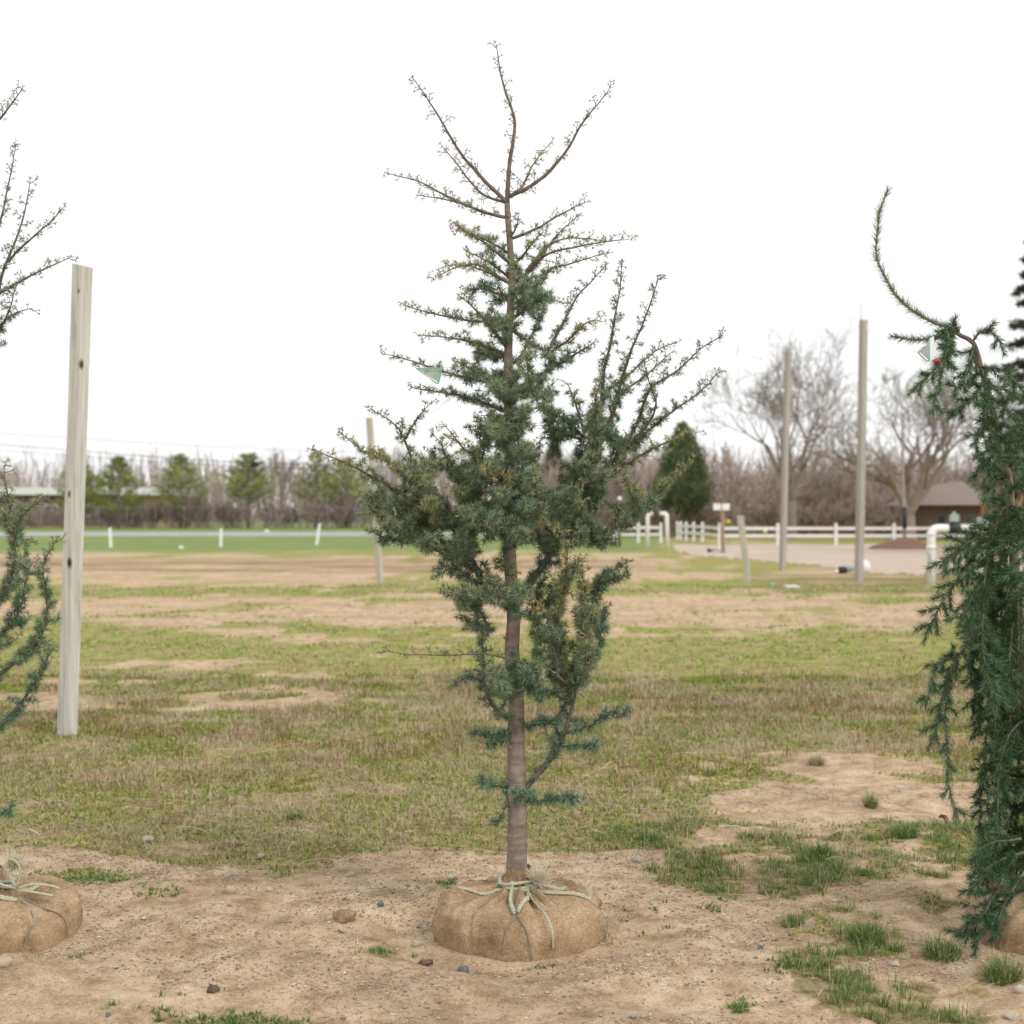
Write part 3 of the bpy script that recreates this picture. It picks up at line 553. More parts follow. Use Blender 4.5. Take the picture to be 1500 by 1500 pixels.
br([(762, 1172), (764, 1168), (765, 1163)], -.03, -.16, 1, 0, .03, .004, .95); br([(771, 1176), (801, 1174), (850, 1170)], 0, -.1, 1, 0, .04, .004, .95)
br([(745, 1176), (736, 1194), (727, 1210)], 0, -.05, .7, 0, .03, .003, .9); br([(800, 1122), (812, 1104), (806, 1085)], 0, -.05, .9, 0, .04, .004, .9)
# low right limb and the dense mass it carries
br([(764, 1158), (773, 1152), (798, 1124), (822, 1090), (834, 1053), (842, 1023), (842, 992), (818, 952), (800, 930)], 0, 0, .55, .1, .06, .0155, .9)
br([(824, 1090), (815, 1068), (822, 1040), (835, 1015)], .03, .05, .6, .1, .05, .009, .9)
br([(842, 992), (860, 940), (868, 890), (880, 850), (924, 822)], 0, -.1, 1, .2, .08, .008, .8); br([(868, 890), (880, 856), (922, 844)], -.05, -.15, 1, .1, .06, .005, .9)
br([(842, 1000), (850, 950), (862, 900), (855, 860), (850, 820)], 0, -.25, 1, .45, .08, .007, .7); br([(834, 1010), (820, 970), (815, 920), (825, 870), (830, 830), (834, 795)], 0, -.3, 1, .5, .08, .007, .6)
br([(838, 1020), (800, 970), (790, 930), (785, 880), (800, 840)], 0, .2, 1, .1, .09, .007, .8); br([(842, 992), (868, 965), (880, 932), (884, 885)], 0, .1, 1, .1, .08, .007, .8)
br([(836, 1030), (810, 1020), (785, 1015), (765, 1000)], 0, -.2, 1, .1, .09, .006, .9); br([(842, 1010), (860, 990), (868, 950)], 0, -.25, 1, .15, .08, .006, .8)
br([(752, 1010), (735, 1000), (725, 985)], 0, -.3, 1, .2, .08, .006, .9); br([(752, 985), (770, 985), (790, 1000)], 0, -.3, 1, .1, .09, .006, .9)
for y_, dx, yl in ((575, -22, .2), (610, 24, .15), (640, -18, .25), (662, 20, .2), (690, -30, .15), (705, 34, .2), (728, -8, .15), (748, 22, .1), (768, -26, .1), (790, 10, .15), (880, 12, .1), (1012, -14, .1)):
    br([(747, y_+14), (747+dx*.4, y_+6), (747+dx*.8, y_-4), (747+dx*1.2, y_-6)], -.02, -.38, 1, yl, .10, .006, .8)
# shorter boughs filling the crown, each growing from the nearest wood
skp = np.vstack([q[: int(len(q)*.7):4] for q in SK]+[tq[40:cut:3]])
def fill(tree, n, masses, skp, Y, dep=.40):
    tot = sum(m[4] for m in masses)
    for cx, cy, rx, ry, wgt, yl in masses:
        for _ in range(int(round(n*wgt/tot))):
            a = RNG.uniform(0, 2*math.pi); r = math.sqrt(RNG.uniform()); e = at(cx+rx*r*math.cos(a), cy+ry*r*math.sin(a), Y+RNG.uniform(-dep, dep)*.9)
            d = np.linalg.norm((skp-e)*A(1, .7, 1), axis=1)+np.maximum(0, skp[:, 2]-e[2]+.02)*1.2; b = skp[int(np.argmin(d))]; l = np.linalg.norm(e-b)
            if l < .07: e = b+nrm(e-b)*.10; l = .10
            m_ = (b+e)/2+A(0, 0, -.12*l)+RNG.normal(size=3)*.06*l
            cedar_branch(tree, [b, m_, e], .95, np.clip(yl+RNG.normal(0, .09), 0, .36), None, .085, .7)
fill(cedar, 165, [(735, 660, 55, 55, 8, .2), (590, 745, 52, 38, 12, .22), (655, 765, 48, 48, 12, .15), (640, 700, 60, 40, 8, .3), (735, 735, 95, 60, 18, .18), (880, 665, 75, 75, 17, .22), (870, 760, 50, 30, 5, .2), (828, 905, 48, 100, 14, .25), (692, 880, 28, 60, 5, .12), (775, 1000, 45, 25, 4, .08), (745, 570, 70, 70, 10, .2), (748, 430, 36, 50, 5, .3), (800, 780, 60, 40, 6, .15)], skp, CY)
c0 = (BALLS[0][0], BALLS[0][1]); 
root_ball(cedar, c0, 11, [([(.80, -22), (.62, -14), (.42, -6), (.37, -3)], .0085), ([(.37, -2), (.45, 4), (.62, 16), (.74, 26)], .0085), ([(.72, 30), (.62, 48), (.5, 62), (.36, 70)], .007), ([(.74, 40), (.66, 68), (.52, 95)], .0075), ([(.72, -40), (.6, -62), (.44, -72)], .006), ([(.74, 20), (.5, 19), (.3, 20), (.12, 21)], .0045)],
          [([(.37, -3), (.25, -9), (.10, -11)], .0026), ([(.37, -2), (.25, 5), (.08, 8)], .0026), ([(.36, 71), (.2, 74), (.1, 75)], .0024), ([(.44, -72), (.3, -80), (.1, -84)], .0026)], puffs=[(786, 1296, 5.80, 240, .075, (.3, -.2, .75)), (861, 1318, 5.8, 20, .10, (.05, 0, 2.2))])

# the left cedar: most of it stands outside the picture
LY = 5.87
lced = thing('cedar_tree', (BALLS[1][0], BALLS[1][1], 0), 'young cedar cut off by the left edge, only its right branches and ball showing', 'tree')
LT = [(-14, 1300, 36, 0), (-24, 1200, 28, 0), (-30, 1000, 24, 0), (-30, 800, 20, 0), (-28, 600, 16, 0), (-24, 450, 12, 0), (-26, 330, 9, 0), (-24, 200, 5, 0), (-22, 90, 2.4, 0)]
lq, lr = trunk_path(LT, LY); lb = MB(); tube(lb, lq, lr, 16); lb.build('trunk', M['bark'], lced)
SK = []
def lbr(pts, *a, **k): return br(pts, *a, tree=lced, Y=LY, **k)
lbr([(-24, 215), (-10, 190), (0, 178), (18, 155), (34, 130)], 0, -.1, .3, .2, .05, .006, .3); lbr([(-22, 400), (0, 328), (8, 296), (18, 244), (23, 214)], 0, .1, .25, .15, .06, .006, .3)
lbr([(-22, 520), (-6, 450), (4, 404), (18, 368), (32, 332), (42, 288), (45, 264)], 0, -.1, .4, .15, .06, .009, .3); lbr([(12, 385), (20, 376), (40, 356), (72, 328), (94, 304)], -.05, -.15, .3, .15, .04, .005, .3)
lbr([(-22, 440), (0, 432), (36, 410), (64, 396), (103, 378)], 0, -.1, .35, .2, .05, .006, .3); lbr([(-20, 530), (0, 488), (16, 452), (24, 420)], 0, -.2, .55, .15, .05, .006, .4)
lbr([(0, 478), (20, 462), (44, 454)], -.1, -.15, .4, .1, .04, .004, .4); lbr([(-30, 1095), (0, 1068), (31, 1035), (51, 1004), (67, 979), (72, 943)], 0, -.1, .9, .1, .07, .009, .8)
lbr([(-30, 1012), (0, 989), (31, 963), (62, 927), (67, 881), (62, 835), (82, 794)], 0, -.15, .95, .2, .07, .009, .7); lbr([(-30, 910), (0, 880), (20, 830), (20, 778), (10, 727), (5, 680)], 0, -.2, .85, .35, .06, .008, .5)
lbr([(20, 800), (28, 775), (36, 753), (67, 732)], -.15, -.25, .9, .3, .05, .005, .6); lbr([(-30, 970), (5, 930), (30, 890), (38, 850), (50, 820)], 0, .1, .9, .1, .08, .008, .7)
lbr([(-24, 1200), (0, 1193), (16, 1188)], 0, -.05, 1, 0, .04, .004, .9); lbr([(-30, 910), (10, 870), (30, 830), (45, 790)], 0, .25, .9, .2, .08, .007, .7); lbr([(31, 963), (50, 950), (62, 945)], 0, -.05, .9, .05, .05, .004, .9)
for i in range(14):
    z = 500+i*42; s = -1; lbr([(-20, z+40), (-60, z+10), (-105, z-20), (-150-3*i, z-60)], 0, RNG.uniform(-.5, .5), .8, .2, .08, .008, .6)
fill(lced, 14, [(8, 900, 45, 90, 3, .15), (-60, 850, 60, 120, 3, .2), (-5, 760, 26, 60, 2, .3)], np.vstack([q[::4] for q in SK]), LY, .3)
c1 = BALLS[1]
root_ball(lced, c1, 23, [([(.74, -25), (.64, 0), (.54, 28), (.47, 47)], .009), ([(.74, 40), (.66, 55), (.56, 66), (.5, 78)], .0085), ([(.86, -10), (.78, 10), (.70, 25)], .011), ([(.70, 25), (.80, 30), (.90, 35)], .012), ([(.74, -30), (.5, -8), (.42, 5)], .007)],
          [([(.47, 47), (.30, 47), (.2, 42), (.05, 38)], .003), ([(.47, 50), (.3, 66), (.1, 78)], .0026), ([(.42, 5), (.25, 16), (.05, 17)], .003), ([(.5, 0), (.25, 5), (.05, 2)], .0024)], puffs=[(18, 1275, 5.76, 120, .09, (.3, -.2, .8))])

lball = [o_ for o_ in lced.children if o_.name.startswith('root_ball')][0]
for lp_ in ([(24, 1302), (14, 1282), (2, 1268), (-14, 1262), (-20, 1280), (0, 1296), (24, 1303)], [(24, 1302), (30, 1284), (26, 1266), (14, 1260), (10, 1276), (22, 1300)], [(26, 1303), (50, 1297), (78, 1300), (88, 1304)], [(26, 1305), (52, 1309), (78, 1314)]):
    mb = MB(); tube(mb, spline([at(x_, y_, 5.73) for x_, y_ in lp_], .012), .0075, 8, flat=.55); mb.build('rope', M['rope'], lball)
# ------------------------------------------------------------------ weeping spruce on the right
SPY = 5.87
spr = thing('weeping_spruce', (BALLS[2][0], BALLS[2][1], 0), 'weeping dark green spruce with an upcurved bare leader at the right edge', 'tree')
SG1, SG2, SG3 = A(0.018, 0.055, 0.022), A(0.07, 0.155, 0.068), A(0.30, 0.42, 0.22)
def sp_needles(mb, Q, per_m, nl, pale=.2, up=0.0, flat=0.0):
    step = np.linalg.norm(Q[1]-Q[0]); L = step*len(Q); n = int(L*per_m); f = RNG.uniform(0, len(Q)-1.001, n); i = f.astype(int); B = Q[i]+(Q[i+1]-Q[i])*(f-i)[:, None]
    T = nrm(np.gradient(Q, axis=0))[i]; r = RNG.normal(size=(n, 3))+A(0, 0, up); pr = nrm(r-T*np.sum(r*T, 1, keepdims=True)); a = RNG.uniform(R(34), R(66), n)[:, None]*(1-.45*(f/len(Q))[:, None]**4)
    D = nrm(T*np.cos(a)+pr*np.sin(a)); c = np.clip(RNG.beta(2, 2.4, n)+pale-.2, 0, 1)[:, None]; c = np.where(c < .5, SG1+(SG2-SG1)*2*c, SG2+(SG3-SG2)*(2*c-1))
    blades(mb, B, D, nl*RNG.uniform(.75, 1.15, n), RNG.uniform(.0020, .0030, n), c, D*0+A(0, 0, 0)+T*0.003*RNG.uniform(0, 1, (n, 1)))
def sp_branch(P3, r0=.0036, side=.10, pale=.2, nl=.037, per_m=1600, gap=.045, naked=0.0, sub=True, ang=1.0):
    Q = spline(P3, .01); n = len(Q); Q = Q+np.cumsum(RNG.normal(0, .0007, (n, 3)), 0); t = np.linspace(0, 1, n); wb = MB(); nb = MB()
    tube(wb, Q[::2], (r0*(1-t)**.7+.0014)[::2], 6); k0 = int(n*naked); sp_needles(nb, Q[k0:], per_m, nl, pale); T = nrm(np.gradient(Q, axis=0)); x = .04; s = 1
    while side > 0 and x < n*.01*.93:
        i = min(n-1, int(x/.01)); l = side*RNG.uniform(.5, 1.15)*(1-.55*t[i]); lat = np.cross(T[i], nrm(A(RNG.normal()*.35, -1, RNG.normal()*.35)))*s; s = -s
        d = nrm(nrm(lat)*ang+T[i]*RNG.uniform(.7, 1.1)+RNG.normal(size=3)*.25); m = max(4, int(l/.012)); q = [Q[i]]
        for j in range(m): d = nrm(d+A(0, 0, -.05)+RNG.normal(size=3)*.05); q.append(q[-1]+d*.012)
        q = np.array(q); tube(wb, q[::2], np.linspace(.0018, .0011, len(q[::2])), 4); sp_needles(nb, q, per_m, nl*.92, pale)
        x += gap*RNG.uniform(.6, 1.4)
    b = wb.build('branch', M['pale_twig'], spr); nd = nb.build('needles', M['leaf'], b, smooth=False); nd['kind'] = 'stuff'; return Q
def sbr(pts, d0=0., d1=0., **k):
    m = len(pts); return sp_branch([at(x, y, SPY+d0+(d1-d0)*i/(m-1)) for i, (x, y) in enumerate(pts)], **k)
ST = [(1545, 1330, 30, 0), (1535, 1250, 24, 0), (1515, 1120, 20, 0), (1498, 980, 17, 0), (1488, 860, 15, 0), (1484, 800, 14, 0), (1480, 739, 13, 0), (1477, 703, 12, 0), (1466, 663, 11, 0), (1462, 631, 10.5, 0), (1448, 581, 10, 0), (1437, 541, 8, 0), (1426, 505, 7, 0), (1408, 494, 6.5, 0), (1385, 479, 5, 0)]
sq, sr = trunk_path(ST, SPY); sb = MB(); tube(sb, sq, sr*(1+.1*(fbm(np.arange(len(sq))*.5, np.zeros(len(sq)), 3)-.5)), 14); sb.build('trunk', simple('spruce_bark', (.12, .09, .072), (.29, .245, .20), 14, (1, 1, 3), .9, .6, .01), spr)
sbr([(1390, 482), (1358, 469), (1322, 444), (1297, 411), (1282, 375), (1284, 335), (1288, 305), (1299, 278)], 0, -.05, r0=.0055, side=0, pale=.45, nl=.040, per_m=1300)
S = dict(side=.06, gap=.06)
sbr([(1395, 485), (1370, 495), (1340, 497), (1306, 494)], 0, -.2, pale=.45, side=0); sbr([(1393, 488), (1382, 525), (1355, 555), (1328, 580)], 0, -.25, pale=.3, **S); sbr([(1390, 500), (1378, 550), (1362, 605)], -.1, -.3, pale=.25, **S)
sbr([(1398, 488), (1392, 510), (1390, 540)], 0, -.2, pale=.35, side=.04); sbr([(1405, 488), (1398, 478), (1390, 480), (1380, 495)], 0, -.1, pale=.3, side=.03); sbr([(1426, 500), (1436, 487), (1452, 489), (1463, 500), (1470, 520)], 0, -.15, side=.05, gap=.06)
sbr([(1426, 508), (1416, 545), (1395, 582)], 0, -.2, **S); sbr([(1440, 560), (1425, 585), (1393, 612)], 0, -.15, **S); sbr([(1448, 585), (1440, 625), (1425, 655)], 0, -.2, side=.07, gap=.05); sbr([(1425, 512), (1430, 545), (1420, 570)], 0, .2, **S)
for (x0, y0, x1, y1, x2, y2, dd) in ((1437, 540, 1470, 545, 1505, 580, -.2), (1445, 570, 1480, 575, 1520, 600, .1), (1448, 580, 1475, 600, 1510, 640, -.25), (1460, 625, 1480, 630, 1500, 660, -.2), (1462, 640, 1448, 655, 1432, 690, .2), (1466, 660, 1450, 670, 1427, 700, -.2), (1470, 670, 1495, 680, 1530, 720, -.2), (1477, 700, 1455, 705, 1440, 735, -.25), (1478, 715, 1500, 720, 1520, 760, -.3), (1480, 735, 1465, 745, 1448, 775, .2), (1437, 541, 1445, 570, 1440, 600, -.3), (1455, 610, 1450, 640, 1462, 680, -.35), (1462, 640, 1480, 655, 1495, 690, -.4)):
    sbr([(x0, y0), (x1, y1), (x2, y2)], 0, dd, side=.08, gap=.05)
big = dict(r0=.0045, side=.15, gap=.034, nl=.039)
sbr([(1480, 740), (1467, 752), (1446, 820), (1439, 890), (1439, 960), (1450, 1011), (1474, 1039)], 0, -.45, pale=.25, **big); sbr([(1482, 780), (1437, 797), (1404, 843), (1376, 890), (1353, 939)], 0, -.2, **big); sbr([(1482, 775), (1430, 790), (1400, 810), (1376, 829)], 0, -.3, **big)
sbr([(1488, 860), (1423, 937), (1395, 974), (1380, 1020), (1372, 1060), (1360, 1104)], 0, -.2, r0=.0045, side=.14, gap=.036, nl=.037); sbr([(1395, 974), (1385, 1040), (1388, 1100), (1390, 1147), (1402, 1198)], -.1, -.2, side=.05, gap=.10, pale=.25); sbr([(1400, 965), (1375, 975), (1352, 1035)], -.1, -.25, side=.06, gap=.05)
sbr([(1484, 800), (1460, 830), (1425, 880), (1405, 925)], 0, -.35, **big); sbr([(1484, 790), (1500, 760), (1520, 800), (1530, 880)], 0, -.4, **big); sbr([(1480, 745), (1495, 760), (1500, 830), (1505, 920)], 0, -.45, pale=.25, **big)
rs = np.random.default_rng(5)
for i in range(70):                                  # the hanging curtain of boughs below
    f = rs.uniform(); y0 = 830+f*430; k = int(np.argmin(np.abs(sq[:, 2]-at(0, y0, SPY)[2]))); p0 = sq[k]; a = rs.uniform(-math.pi, math.pi)
    reach = rs.uniform(.10, .30)*(1.0 if y0 < 1100 else 1.1); dirn = A(math.cos(a), math.sin(a), 0); drop = rs.uniform(.25, .55); e = p0+dirn*reach; e[2] = max(.06, p0[2]-drop)
    lim = at(np.interp(y0, [830, 1000, 1130, 1300], [1420, 1432, 1432, 1412]), 0, SPY)[0]; e[0] = max(e[0], lim+rs.uniform(0, .05)); m1 = p0*.55+e*.45+A(0, 0, .14*drop+.04)+dirn*reach*.25; m1[0] = max(m1[0], lim+.01)
    m2 = e*.85+p0*.15+A(0, 0, -.02)+dirn*reach*.12; sp_branch([p0, m1, m2, e], .0038, .12, .12 if e[1] < SPY else 0., .036, 1400, .04)
for (a, b_, c_) in (((1470, 1290), (1440, 1340), (1412, 1385)), ((1480, 1310), (1455, 1350), (1425, 1392)), ((1500, 1250), (1450, 1270), (1418, 1310)), ((1495, 1230), (1440, 1240), (1420, 1285)), ((1470, 1330), (1430, 1345), (1398, 1372)), ((1500, 1280), (1470, 1330), (1450, 1380))):
    P = [at(*a, SPY-.28), at(*b_, SPY-.33), at(*c_, SPY-.33)]; P = [p if p[2] > .03 else A(p[0], p[1], .03) for p in P]; sp_branch(P, .004, .09, .1, .036, 1600, .04)
root_ball(spr, BALLS[2], 37, [([(.74, -50), (.5, -60), (.3, -64)], .009), ([(.74, -20), (.5, -18), (.3, -16)], .008)], [([(.3, -16), (.05, -20)], .003), ([(.3, -64), (.05, -66)], .003)])

# ------------------------------------------------------------------ posts, stakes, pipes, fence
def post(name, base, top, wpx, rot, mat, label, cat='post', top_cut=0.0, asp=1.0, sink=.3, wob=0., group=None):
    Y = gy(base[1]); p0 = at(*base, Y); p1 = at(*top, Y); w_ = wpx/FPX*Y; d = nrm(p1-p0); q0 = p0-d*sink
    o = post_mesh(MB(), q0-p0, p1-p0, w_, w_*asp, rot, .006, top_cut, 16, wob, int(base[0])).build(name, mat, smooth=False); o.location = p0
    return tag(o, label, cat, group)
Yp = gy(1081); wl = 21.5/FPX*Yp
kn = lambda dx, py_, s: ((dx/FPX*Yp)*1.0, -wl*.5, -(py_-1081)/FPX*Yp, s)
M['left_post'] = timber('tall_grey_white_post', (0.27, 0.255, 0.225), (0.52, 0.505, 0.455), (0.68, 0.66, 0.60), [kn(5, 726, .6), kn(7, 826, .8), kn(24, 537, .75), kn(21, 430, .4)], .020, .25)
post('fence_post', (98.5, 1081), (121, 391), 21.5, R(-27), M['left_post'], 'tall pale squared wooden post with dark knots beside the left cedar', top_cut=-.03)
post('fence_post', (557, 856), (541, 614), 8, R(-25), M['pale_post'], 'tall pale wooden post leaning left, half hidden by the middle cedar\'s left boughs', sink=.5)
post('fence_post', (587, 809), (586, 700), 5, R(-20), M['pale_post'], 'distant pale post just visible below the middle cedar\'s left boughs', sink=.5)
for bx_, by_, tx, ty, wp, lab, spike in ((1146, 838, 1155, 518, 9.5, 'tall grey square pole in front of the left bare tree, the farther of two', 0), (1257.5, 855, 1265, 471, 12, 'tall grey square pole with a thin rod on its top, nearer of two', 1)):
    Y = gy(by_); p0 = at(bx_, by_, Y); p1 = at(tx, ty, Y); w_ = wp*.82/FPX*Y; th_ = thing('utility_pole', p0, lab, 'pole')
    post_mesh(MB(), p0-nrm(p1-p0)*.4, p1, w_, w_, R(28), .012, 0, 20, .01, int(bx_)).build('pole', M['grey_post'], th_, smooth=False)
    if spike:
        mb = MB(); tube(mb, [p1+A(-w_*.35, 0, -.15), at(tx-4.5, 446, Y)], [.014, .008], 6); mb.build('rod', M['grey_post'], th_)
        mb = MB(); q = at(tx+6, 481, Y); box(mb, q[0]-.05, q[0]+.05, q[1]-.05, q[1]+.05, q[2]-.07, q[2]+.05); mb.build('bracket', M['pvc'], th_, smooth=False)
    else:
        mb = MB(); q = at(tx-4, 565, Y); tube(mb, [q+A(0, 0, -.5), q, q+A(.0, 0, .08)], .035, 6); mb.build('conduit_stub', M['grey_post'], th_)
post('short_post', (1094, 853), (1084.5, 757), 9, R(-15), M['pale_post'], 'short weathered post leaning left in front of the gravel drive', wob=.02)
for b_, t_, lab in (((163, 804), (161, 775), 'thin white stake on the green strip right of the tall knotted post'), ((323.5, 803), (324, 776), 'thin white stake in the middle of the far green strip'), ((463, 800), (468.5, 769), 'thin white stake tilted right on the far green strip')):
    Y = gy(b_[1]); p0 = at(*b_, Y); o = post_mesh(MB(), A(0, 0, -.2), at(*t_, Y)-p0, 4/FPX*Y, 2/FPX*Y, R(10), .01, .06, 4).build('marker_stake', M['pvc'], smooth=False); o.location = p0; tag(o, lab, 'stake', 'marker stakes on the far green strip')
# double board sign on a brown post
Y = gy(812); p0 = at(1060.5, 812, Y); sg = thing('board_sign', p0, 'small sign of two white boards on a brown post by the drive', 'sign')
post_mesh(MB(), p0-A(0, 0, .3), at(1057.5, 748, Y), .15, .12, R(10), .01, 0, 10, .03, 4).build('post', M['brown_post'], sg, smooth=False)
for x0, x1 in ((1044.5, 1055.8), (1057.5, 1068.8)):
    a = at(x0, 749, Y-.09); b_ = at(x1, 739.5, Y-.09); box(MB(), a[0], b_[0], Y-.11, Y-.085, a[2], b_[2]).build('board', M['white'], sg, smooth=False)
# lamp post far left of the sign
Y = 70; p0 = at(907, 804, Y); p0[2] = 0; lp = thing('lamp_post', p0, 'slim brown lamp post with a white globe behind the cedar\'s right boughs', 'lamp post')
mb = MB(); tube(mb, [p0, at(907, 735, Y)], [.09, .075], 8); mb.build('pole', M['brown_post'], lp)
mb = MB(); V, F = ICO2; mb.add(V*.11*A(1, 1, 1.15)+at(907.5, 733, Y), F); mb.build('lamp_globe', M['white'], lp)
def pipe(parent, pts, rad, name='pipe', mat='pvc', bend=.18, flange=()):
    P = [np.asarray(p, float) for p in pts]; out = [P[0]]
    for i in range(1, len(P)-1):
        a = nrm(P[i-1]-P[i]); b = nrm(P[i+1]-P[i]); bb = min(bend, np.linalg.norm(P[i]-P[i-1])*.45, np.linalg.norm(P[i]-P[i+1])*.45); t = np.linspace(0, 1, 9)[:, None]
        out += list((1-t)**2*(P[i]+a*bb)+2*t*(1-t)*P[i]+t*t*(P[i]+b*bb))
    out.append(P[-1]); mb = MB(); tube(mb, out, rad, 14)
    for f, l in flange:
        k = min(len(out)-2, int(f*len(out))); d = nrm(out[k+1]-out[k]); tube(mb, [out[k]-d*l/2, out[k]+d*l/2], rad*1.18, 14)
    return mb.build(name, M[mat], parent)
# near standpipe with valve
Y = gy(861); p0 = at(1364, 861, Y); sp_ = thing('irrigation_standpipe', p0, 'large white bent irrigation pipe with a black valve beside the weeping spruce', 'pipe'); r_ = 6.3/FPX*Y
zt = at(0, 776, Y)[2]; e = at(1437, 776, Y)
pipe(sp_, [p0-A(0, 0, .3), (p0[0], Y, zt), (at(1391, 0, Y)[0], Y, zt)], r_, bend=.2); pipe(sp_, [(at(1404, 0, Y)[0], Y, zt), (e[0], Y, zt), (e[0], Y, -.3)], r_, bend=.2)
for py_, hh in ((806, .07), (786, .05)):
    mb = MB(); q = at(1364, py_, Y); tube(mb, [q, q+A(0, 0, hh)], r_*1.14, 14); mb.build('collar', M['pvc'], sp_)
vx = at(1397.5, 0, Y)[0]; mb = MB(); tube(mb, [(vx-.12, Y, zt), (vx-.10, Y, zt), (vx+.10, Y, zt), (vx+.12, Y, zt)], [.11, .125, .125, .11], 14); tube(mb, [(vx, Y, zt), (vx, Y, zt+.14), (vx, Y, zt+.15)], [.09, .07, .04], 12); mb.build('valve', M['black'], sp_)
mb = MB(); box(mb, vx-.085, vx+.085, Y-.08, Y+.08, zt+.15, zt+.31); box(mb, vx-.03, vx+.03, Y-.03, Y+.03, zt+.31, zt+.37); mb.build('actuator_box', M['greybox'], sp_, smooth=False)
mb = MB(); tube(mb, spline([at(1359, 812, Y-.11), at(1362, 822, Y-.12), at(1357, 840, Y-.13), at(1356, 858, Y-.13)], .05), .012, 6); mb.build('wire', M['twine'], sp_)
mb = MB(); q = at(1417, 782, Y); tube(mb, [(q[0], Y, zt), (q[0], Y, 0)], .05, 8); mb.build('support_leg', M['black'], sp_)
Yc = Y+8; q = at(1441, 771, Yc); cb = thing('control_cabinet', (q[0], Yc, 0), 'pale grey control box on a stand behind the white standpipe', 'box'); box(MB(), q[0]-.16, q[0]+.16, Yc-.1, Yc+.1, q[2]-.25, q[2]+.22).build('cabinet', M['greybox'], cb, smooth=False); mb = MB(); tube(mb, [(q[0], Yc, -.2), (q[0], Yc, q[2]-.25)], .05, 8); mb.build('stand', M['grey_post'], cb)
# the far pair of standpipes
Y = gy(805)
for bx_, sx, lab in ((948.5, 1, 'white hooked standpipe behind the cedar\'s right bough tip, left of a pair'), (978, -1, 'white hooked standpipe, right of the pair beside the white fence')):
    p0 = at(bx_, 805, Y); zt = at(0, 754.5, Y)[2]; o = thing('hooked_standpipe', p0, lab, 'pipe', 'far hooked standpipes'); pipe(o, [p0-A(0, 0, .2), (p0[0]+(-.05 if sx < 0 else 0), Y, zt), (p0[0]+sx*(.22 if sx > 0 else .36), Y, zt)], .095, bend=.16)
# capped pipes lying on the ground
for cx, cy, s, lab in ((1250, 842, 1.0, 'grey pipe with a black flared end and white cap lying behind the grey pole'), (1047, 811, .8, 'grey pipe with a white cap lying at the foot of the board sign')):
    Y = gy(cy); p = at(cx, cy, Y); o = thing('capped_pipe', (p[0], p[1], 0), lab, 'pipe', 'capped pipes lying on the ground')
    u = lambda dx, z, dy=0: A(p[0]+dx*s, Y+dy*s, z*s)
    mb = MB(); tube(mb, [u(-.22, .10), u(.22, .21)], .075*s, 12); mb.build('pipe', M['greybox'], o); mb = MB(); tube(mb, [u(-.40, .06), u(-.36, .07), u(-.22, .10), u(-.18, .11)], [.06*s, .12*s, .09*s, .08*s], 12); mb.build('flared_end', M['black'], o)
    mb = MB(); V, F = ICO2; mb.add(V*.20*s*A(.8, .8, 1)+u(.30, .17), F); mb.build('cap', M['white'], o); mb = MB(); V, F = ICO1; mb.add(V*.07*s+u(-.44, .05), F); mb.build('plug', M['pvc'], o)
# white two-rail fence
FY = gy(800); fpx = [1054+85.2*i for i in range(0, 7)]
fn = thing('rail_fence', (at(1054, 0, FY)[0], FY, 0), 'white two-rail fence along the far side of the gravel drive', 'fence')
fpts = [(at(x, 0, FY)[0], FY) for x in fpx]
ang = [(1029, 795.6), (1016, 794.6), (1005, 793.8), (997, 793.0), (992, 792.4)]
def fpost(par, x, y, h=1.04): box(MB(), x-.07, x+.07, y-.07, y+.07, -.2, h-.04).build('post', M['white'], par, smooth=False); mb = MB(); mb.add([(x-.09, y-.09, h-.038), (x+.09, y-.09, h-.038), (x+.09, y+.09, h-.038), (x-.09, y+.09, h-.038), (x, y, h+.06)], [np.array([[0, 1, 4], [1, 2, 4], [2, 3, 4], [3, 0, 4]]), np.array([[3, 2, 1, 0]])]); mb.build('post_cap', M['white'], par, smooth=False)
def frail(par, a, b, z):
    a = A(*a, z); b = A(*b, z); d = nrm(b-a); a = a+d*.075; b = b-d*.075; s = np.cross(d, A(0, 0, 1))*.025; V = [p+q+A(0, 0, h) for h in (-.075, .075) for p, q in ((a, -s), (b, -s), (b, s), (a, s))]
    mb = MB(); mb.add(V, np.array([(3, 2, 1, 0), (4, 5, 6, 7), (0, 1, 5, 4), (1, 2, 6, 5), (2, 3, 7, 6), (3, 0, 4, 7)])); mb.build('rail', M['white'], par, smooth=False)
run = [(gx(x, y), gy(y)) for x, y in ang][::-1]+fpts
for x, y in run: fpost(fn, x, y)
for a, b_ in zip(run[:-1], run[1:]):
    for z in (.45, .82): frail(fn, a, b_, z)
f2 = [(at(x, 0, FY+4)[0], FY+4) for x in (968, 935, 902, 869, 836)]; fn2 = thing('rail_fence', (f2[0][0], f2[0][1], 0), 'piece of white two-rail fence seen through the cedar\'s right boughs', 'fence')
for x, y in f2: fpost(fn2, x, y)
for a, b_ in zip(f2[1:], f2[:-1]):
    for z in (.45, .82): frail(fn2, a, b_, z)
M['yellow'] = simple('yellow_plastic', (.75, .50, .05), (.7, .45, .05), 5, rough=.5, bs=0); M['red'] = simple('red_ribbon', (.65, .03, .03), (.5, .02, .02), 30, rough=.5, bs=0); M['cream'] = simple('cream_disc', (.8, .72, .4), (.75, .68, .4), 5, bs=0)
